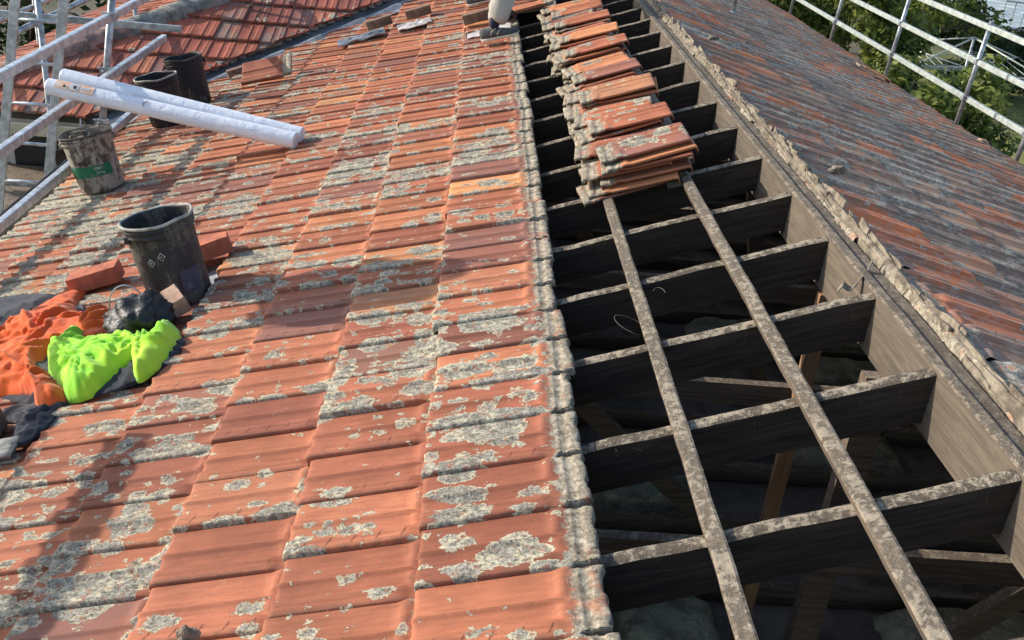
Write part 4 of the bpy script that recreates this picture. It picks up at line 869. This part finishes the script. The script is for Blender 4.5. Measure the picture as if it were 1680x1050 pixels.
# ------------------------------------------------------------------ the worker at the top edge: crouching, right shoe on the tiles, one gloved hand on a tile
M['trouser'] = fabric('pale_work_trousers', (.42, .39, .32), (.30, .28, .24)); M['shirtgrey'] = fabric('blue_grey_work_shirt', (.10, .12, .17), (.07, .08, .12))
M['skin'] = simple('skin', (.48, .25, .16), .55, .12, 12); M['glove'] = simple('dark_work_glove', (.06, .035, .032), .8, .3, 20)
M['sock'] = fabric('navy_sock', (.012, .014, .035), (.02, .022, .05)); M['shoe'] = fabric('grey_green_mesh_shoe', (.085, .095, .09), (.055, .06, .058)); M['sole'] = simple('cream_shoe_sole', (.62, .58, .46), .7, .2, 20)
M['hair'] = simple('brown_hair', (.05, .03, .02), .7, .3, 60, bumps=1, bscale=120)
def skin(name, chain, mat, parent, loc=(0, 0, 0), sub=2, root=0):
    """chain: list of (point, radius, parent index)"""
    me = bpy.data.meshes.new(name); me.from_pydata([c[0] for c in chain], [(c[2], i) for i, c in enumerate(chain) if c[2] is not None], [])
    o = bpy.data.objects.new(name, me); COL.objects.link(o); me.materials.append(mat)
    if parent: o.parent = parent
    o.location = loc; m = o.modifiers.new('skin', 'SKIN'); m.use_smooth_shade = True
    for i, c in enumerate(chain):
        r = c[1] if isinstance(c[1], tuple) else (c[1], c[1]); me.skin_vertices[0].data[i].radius = r; me.skin_vertices[0].data[i].use_root = (i == root)
    m = o.modifiers.new('sub', 'SUBSURF'); m.levels = sub; m.render_levels = sub; return o
FA = LP(-1.06, 5.555, .095)                        # where the right shoe stands
wk = empty('person', FA, label='person in pale work trousers, navy sock and grey shoe bending to lay a tile', cat='person')
def V3(*a): return Vector(a)
ank = V3(-.035, .0, .125); knee = V3(.06, .16, .52); hip = V3(-.18, .34, .93); pel = V3(-.12, .48, .98)
ank2 = LP(-1.25, 7.35, .095)-FA+V3(.035, 0, .125); knee2 = V3(.02, 1.3, .50); hip2 = V3(-.12, .72, .95)
chest = V3(.16, .74, 1.22); neck = V3(.30, .86, 1.33); head = V3(.42, .95, 1.40); shR = V3(.20, .58, 1.27); shL = V3(.16, .94, 1.25)
hR = LP(-.98, 6.28, .155)-FA; elR = V3(.22, .60, .92); hL = V3(.34, 1.05, .62); elL = V3(.30, 1.12, .95)
skin('body', [(pel, .13, None), (chest, .15, 0), (neck, .06, 1), (shR, .07, 1), (elR, .045, 3), (hR+V3(-.03, -.02, .05), .03, 4), (shL, .07, 1), (elL, .045, 6), (hL, .03, 7), (hip, .10, 0), (knee, .065, 9), (ank+V3(0, 0, .05), .042, 10), (hip2, .10, 0), (knee2, .065, 12), (ank2, .042, 13)], M['skin'], wk)
skin('shirt', [(pel+V3(-.03, -.03, -.06), .165, None), (pel.lerp(chest, .5), .16, 0), (chest, .17, 1), (shR, .09, 2), (shR.lerp(elR, .6), .065, 3), (shL, .09, 2), (shL.lerp(elL, .6), .065, 5)], M['shirtgrey'], wk)
def trouser(name, h_, k_, a_):
    return skin(name, [(pel, .145, None), (h_, .125, 0), (h_.lerp(k_, .5), .105, 1), (k_, .088, 2), (k_.lerp(a_, .45), .095, 3), (k_.lerp(a_, .78), .092, 4), (a_+V3(.008, 0, -.030), .078, 5)], M['trouser'], wk)
for h_, k_, a_ in ((hip, knee, ank), (hip2, knee2, ank2)):
    o = trouser('trouser_leg', h_, k_, a_); dt = bpy.data.textures.new('wrinkles', 'CLOUDS'); dt.noise_scale = .05
    m = o.modifiers.new('wr', 'DISPLACE'); m.texture = dt; m.strength = .03; m.mid_level = .5; m.texture_coords = 'LOCAL'
def shoe(at, az, name='shoe'):
    # local x = toe direction; sections: x, half width, sole z0, sole z1, upper top z
    S = [(-.095, .020, .012, .040, .075), (-.088, .034, .004, .038, .092), (-.06, .040, .0, .036, .098), (-.02, .040, .001, .033, .094), (.02, .039, .003, .030, .086), (.06, .042, .002, .028, .076), (.10, .047, .0, .027, .064), (.14, .045, .002, .026, .054), (.175, .034, .008, .026, .044), (.188, .018, .016, .027, .034)]
    so_, up_ = MB(), MB(); n = 14
    vs = []
    for x, hw, z0, z1, zt in S:
        for k in range(n):
            a = 2*math.pi*k/n; vs.append((x, hw*1.06*math.copysign(abs(math.cos(a))**.6, math.cos(a)), (z0+z1)/2+(z1-z0)/2*math.copysign(abs(math.sin(a))**.5, math.sin(a))))
    f = [(i*n+k, i*n+(k+1) % n, (i+1)*n+(k+1) % n, (i+1)*n+k) for i in range(len(S)-1) for k in range(n)]+[tuple(range(n))[::-1], tuple((len(S)-1)*n+k for k in range(n))]
    so_.add(vs, f); vs = []
    for x, hw, z0, z1, zt in S:
        for k in range(n):
            a = 2*math.pi*k/n; c_, s_ = math.cos(a), math.sin(a); vs.append((x, hw*math.copysign(abs(c_)**.8, c_)*(1 if s_ < .3 else .75+.25*(1-s_)), z1-.006+(zt-z1+.006)*max(0, s_)**.8))
    up_.add(vs, f)
    R3 = (Euler(LROT).to_matrix() @ Matrix.Rotation(az, 3, 'Z')).to_euler()
    u_ = up_.build(name, M['shoe'], wk, at, R3, True); so_.build('sole', M['sole'], u_, smooth=True)
    lc = MB()
    for i in range(5): x = .005+.022*i; z = .088-.010*i; lc.tube([(x-.006, -.022, z-.006), (x, -.008, z+.003), (x+.004, .008, z+.003), (x-.002, .022, z-.006)], .0026, 5)
    lc.tube([(-.02, -.034, .04), (.0, -.036, .07), (.03, -.030, .083)], .002, 5).tube([(.03, -.036, .038), (.05, -.034, .062), (.07, -.025, .072)], .002, 5).build('laces', M['sole'], u_)
shoe(V3(-.035, .0, -.006), R(-6)); shoe(ank2-V3(.02, 0, .13), R(5))
for a_ in (ank, ank2): skin('sock', [(a_+V3(-.02, 0, -.06), .043, None), (a_+V3(-.01, 0, .0), .042, 0), (a_+V3(.0, 0, .09), .044, 1)], M['sock'], wk)
def hand(at, dx, dn, mat, name='hand'):
    """palm centre at, fingers towards dx, back of hand normal dn"""
    dx = Vector(dx).normalized(); dn = Vector(dn).normalized(); dy = dn.cross(dx).normalized(); dn = dx.cross(dy)
    L_ = lambda a, b, c: Vector(at)+dx*a+dy*b+dn*c
    ch = [(L_(-.05, 0, .0), (.028, .02), None), (L_(-.01, 0, .004), (.038, .016), 0), (L_(.03, 0, .002), (.038, .013), 1)]
    o = skin(name, ch, mat, wk)
    for i, (b, ln) in enumerate(((-.030, .070), (-.010, .080), (.011, .075), (.030, .058))):
        skin('finger', [(L_(.02, b*.9, .002), .0095, None), (L_(.048, b, .006), .0092, 0), (L_(.048+ln*.45, b*1.05, -.004), .0085, 1), (L_(.048+ln*.62, b*1.05, -.024), .0075, 2)], mat, o, sub=1)
    skin('thumb', [(L_(-.02, -.026, -.004), .013, None), (L_(.008, -.048, -.012), .0115, 0), (L_(.034, -.052, -.024), .0095, 1)], mat, o, sub=1)
hand(hR, (1, .15, -.35), (0, -.3, 1), M['glove'], 'glove'); hand(hL+V3(.02, .01, -.05), (.4, .2, -1), (1, 0, .3), M['glove'], 'glove')
# head with face, hair and cap-less crown
hd_ = MB(); bm = bmesh.new(); bmesh.ops.create_icosphere(bm, subdivisions=4, radius=1)
for v in bm.verts:
    p = v.co.copy(); x, y, z = p; k = 1.0
    q = Vector((x*.095, y*.075, z*.115))
    if z < 0: q.x *= 1-.12*abs(z); q.y *= 1-.3*abs(z)
    q.x += .022*math.exp(-((y/.16)**2+((z+.12)/.22)**2))*(x > .5)                 # nose
    q.x -= .010*(math.exp(-(((abs(y)-.36)/.16)**2+((z-.08)/.12)**2)))*(x > .4)   # eye sockets
    q.x += .005*math.exp(-((y/.3)**2+((z+.5)/.1)**2))*(x > .4)                    # lips
    v.co = q
me = bpy.data.meshes.new('head'); bm.to_mesh(me); bm.free(); ho = link('head', me, M['skin'], wk, head, (0, R(35), R(40)), True)
for sy in (-1, 1):
    MB().tube([(.0, sy*.074, .012), (-.012, sy*.084, .0), (-.006, sy*.080, -.025)], [.010, .016, .008], 8).build('ear', M['skin'], ho, smooth=True)
    bm = bmesh.new(); bmesh.ops.create_icosphere(bm, subdivisions=2, radius=.010); me = bpy.data.meshes.new('eye'); bm.to_mesh(me); bm.free(); link('eye', me, M['black'], ho, (.082, sy*.028, .010), smooth=True)
bm = bmesh.new(); bmesh.ops.create_icosphere(bm, subdivisions=3, radius=1)
for v in bm.verts: v.co = Vector((v.co.x*.098-.012, v.co.y*.082, max(v.co.z*.115, -.03+.04*(v.co.x > 0)+.02)+.012))
me = bpy.data.meshes.new('hair'); bm.to_mesh(me); bm.free(); link('hair', me, M['hair'], ho, smooth=True)
# bits caught on the timber
def wire(name, pts, r, mat, label, cat): o = MB().tube([LP(*p) for p in pts], r, 6).build(name, M[mat], smooth=True); return tag(o, label, cat)
wire('wire_loop', [(-.66+.05*math.cos(a)-.05, 1.02+.055*math.sin(a), .02-.04*math.cos(a)) for a in [i*.42 for i in range(13)]], .0011, 'batten', 'thin wire loop curled round the left batten', 'wire')
wire('wire_loop', [(-.60+.02*math.cos(a), 1.14+.05*math.sin(a), .045) for a in [i*.3 for i in range(9)]], .0009, 'batten', 'short hooked wire just right of the left batten', 'wire')
mb = MB(); vs = []
for i in range(15):
    t_ = i/14; x = -.075+.13*t_; y = .98+.10*t_**2+.01*math.sin(t_*9); z = -.03+.055*t_+.012*math.sin(t_*14)
    for q in (-.009, .009): vs.append((x+q*.4, y+q, z+q*.6*math.sin(t_*7)))
mb.add(vs, [(2*i, 2*i+1, 2*i+3, 2*i+2) for i in range(14)]); o = mb.build('torn_strip', M['mortar']); o.modifiers.new('s', 'SOLIDIFY').thickness = .003
tag(o, 'curled torn strip hanging over the edge of the ridge board', 'strip')
r_ = random.Random(5)
mb = MB()
for i in range(70):
    k = r_.randint(-1, 6); u = -r_.uniform(.05, 1.3); mb.tube([LP(u, .45*k-.022, -r_.uniform(.005, .05)), LP(u+r_.uniform(-.02, .02), .45*k-.03, -r_.uniform(.0, .05))], .0004, 3)
tag(mb.build('fibres', M['batten']), 'fine pale fibres and cobwebs hanging off the rafters', 'fibres', kind='stuff')
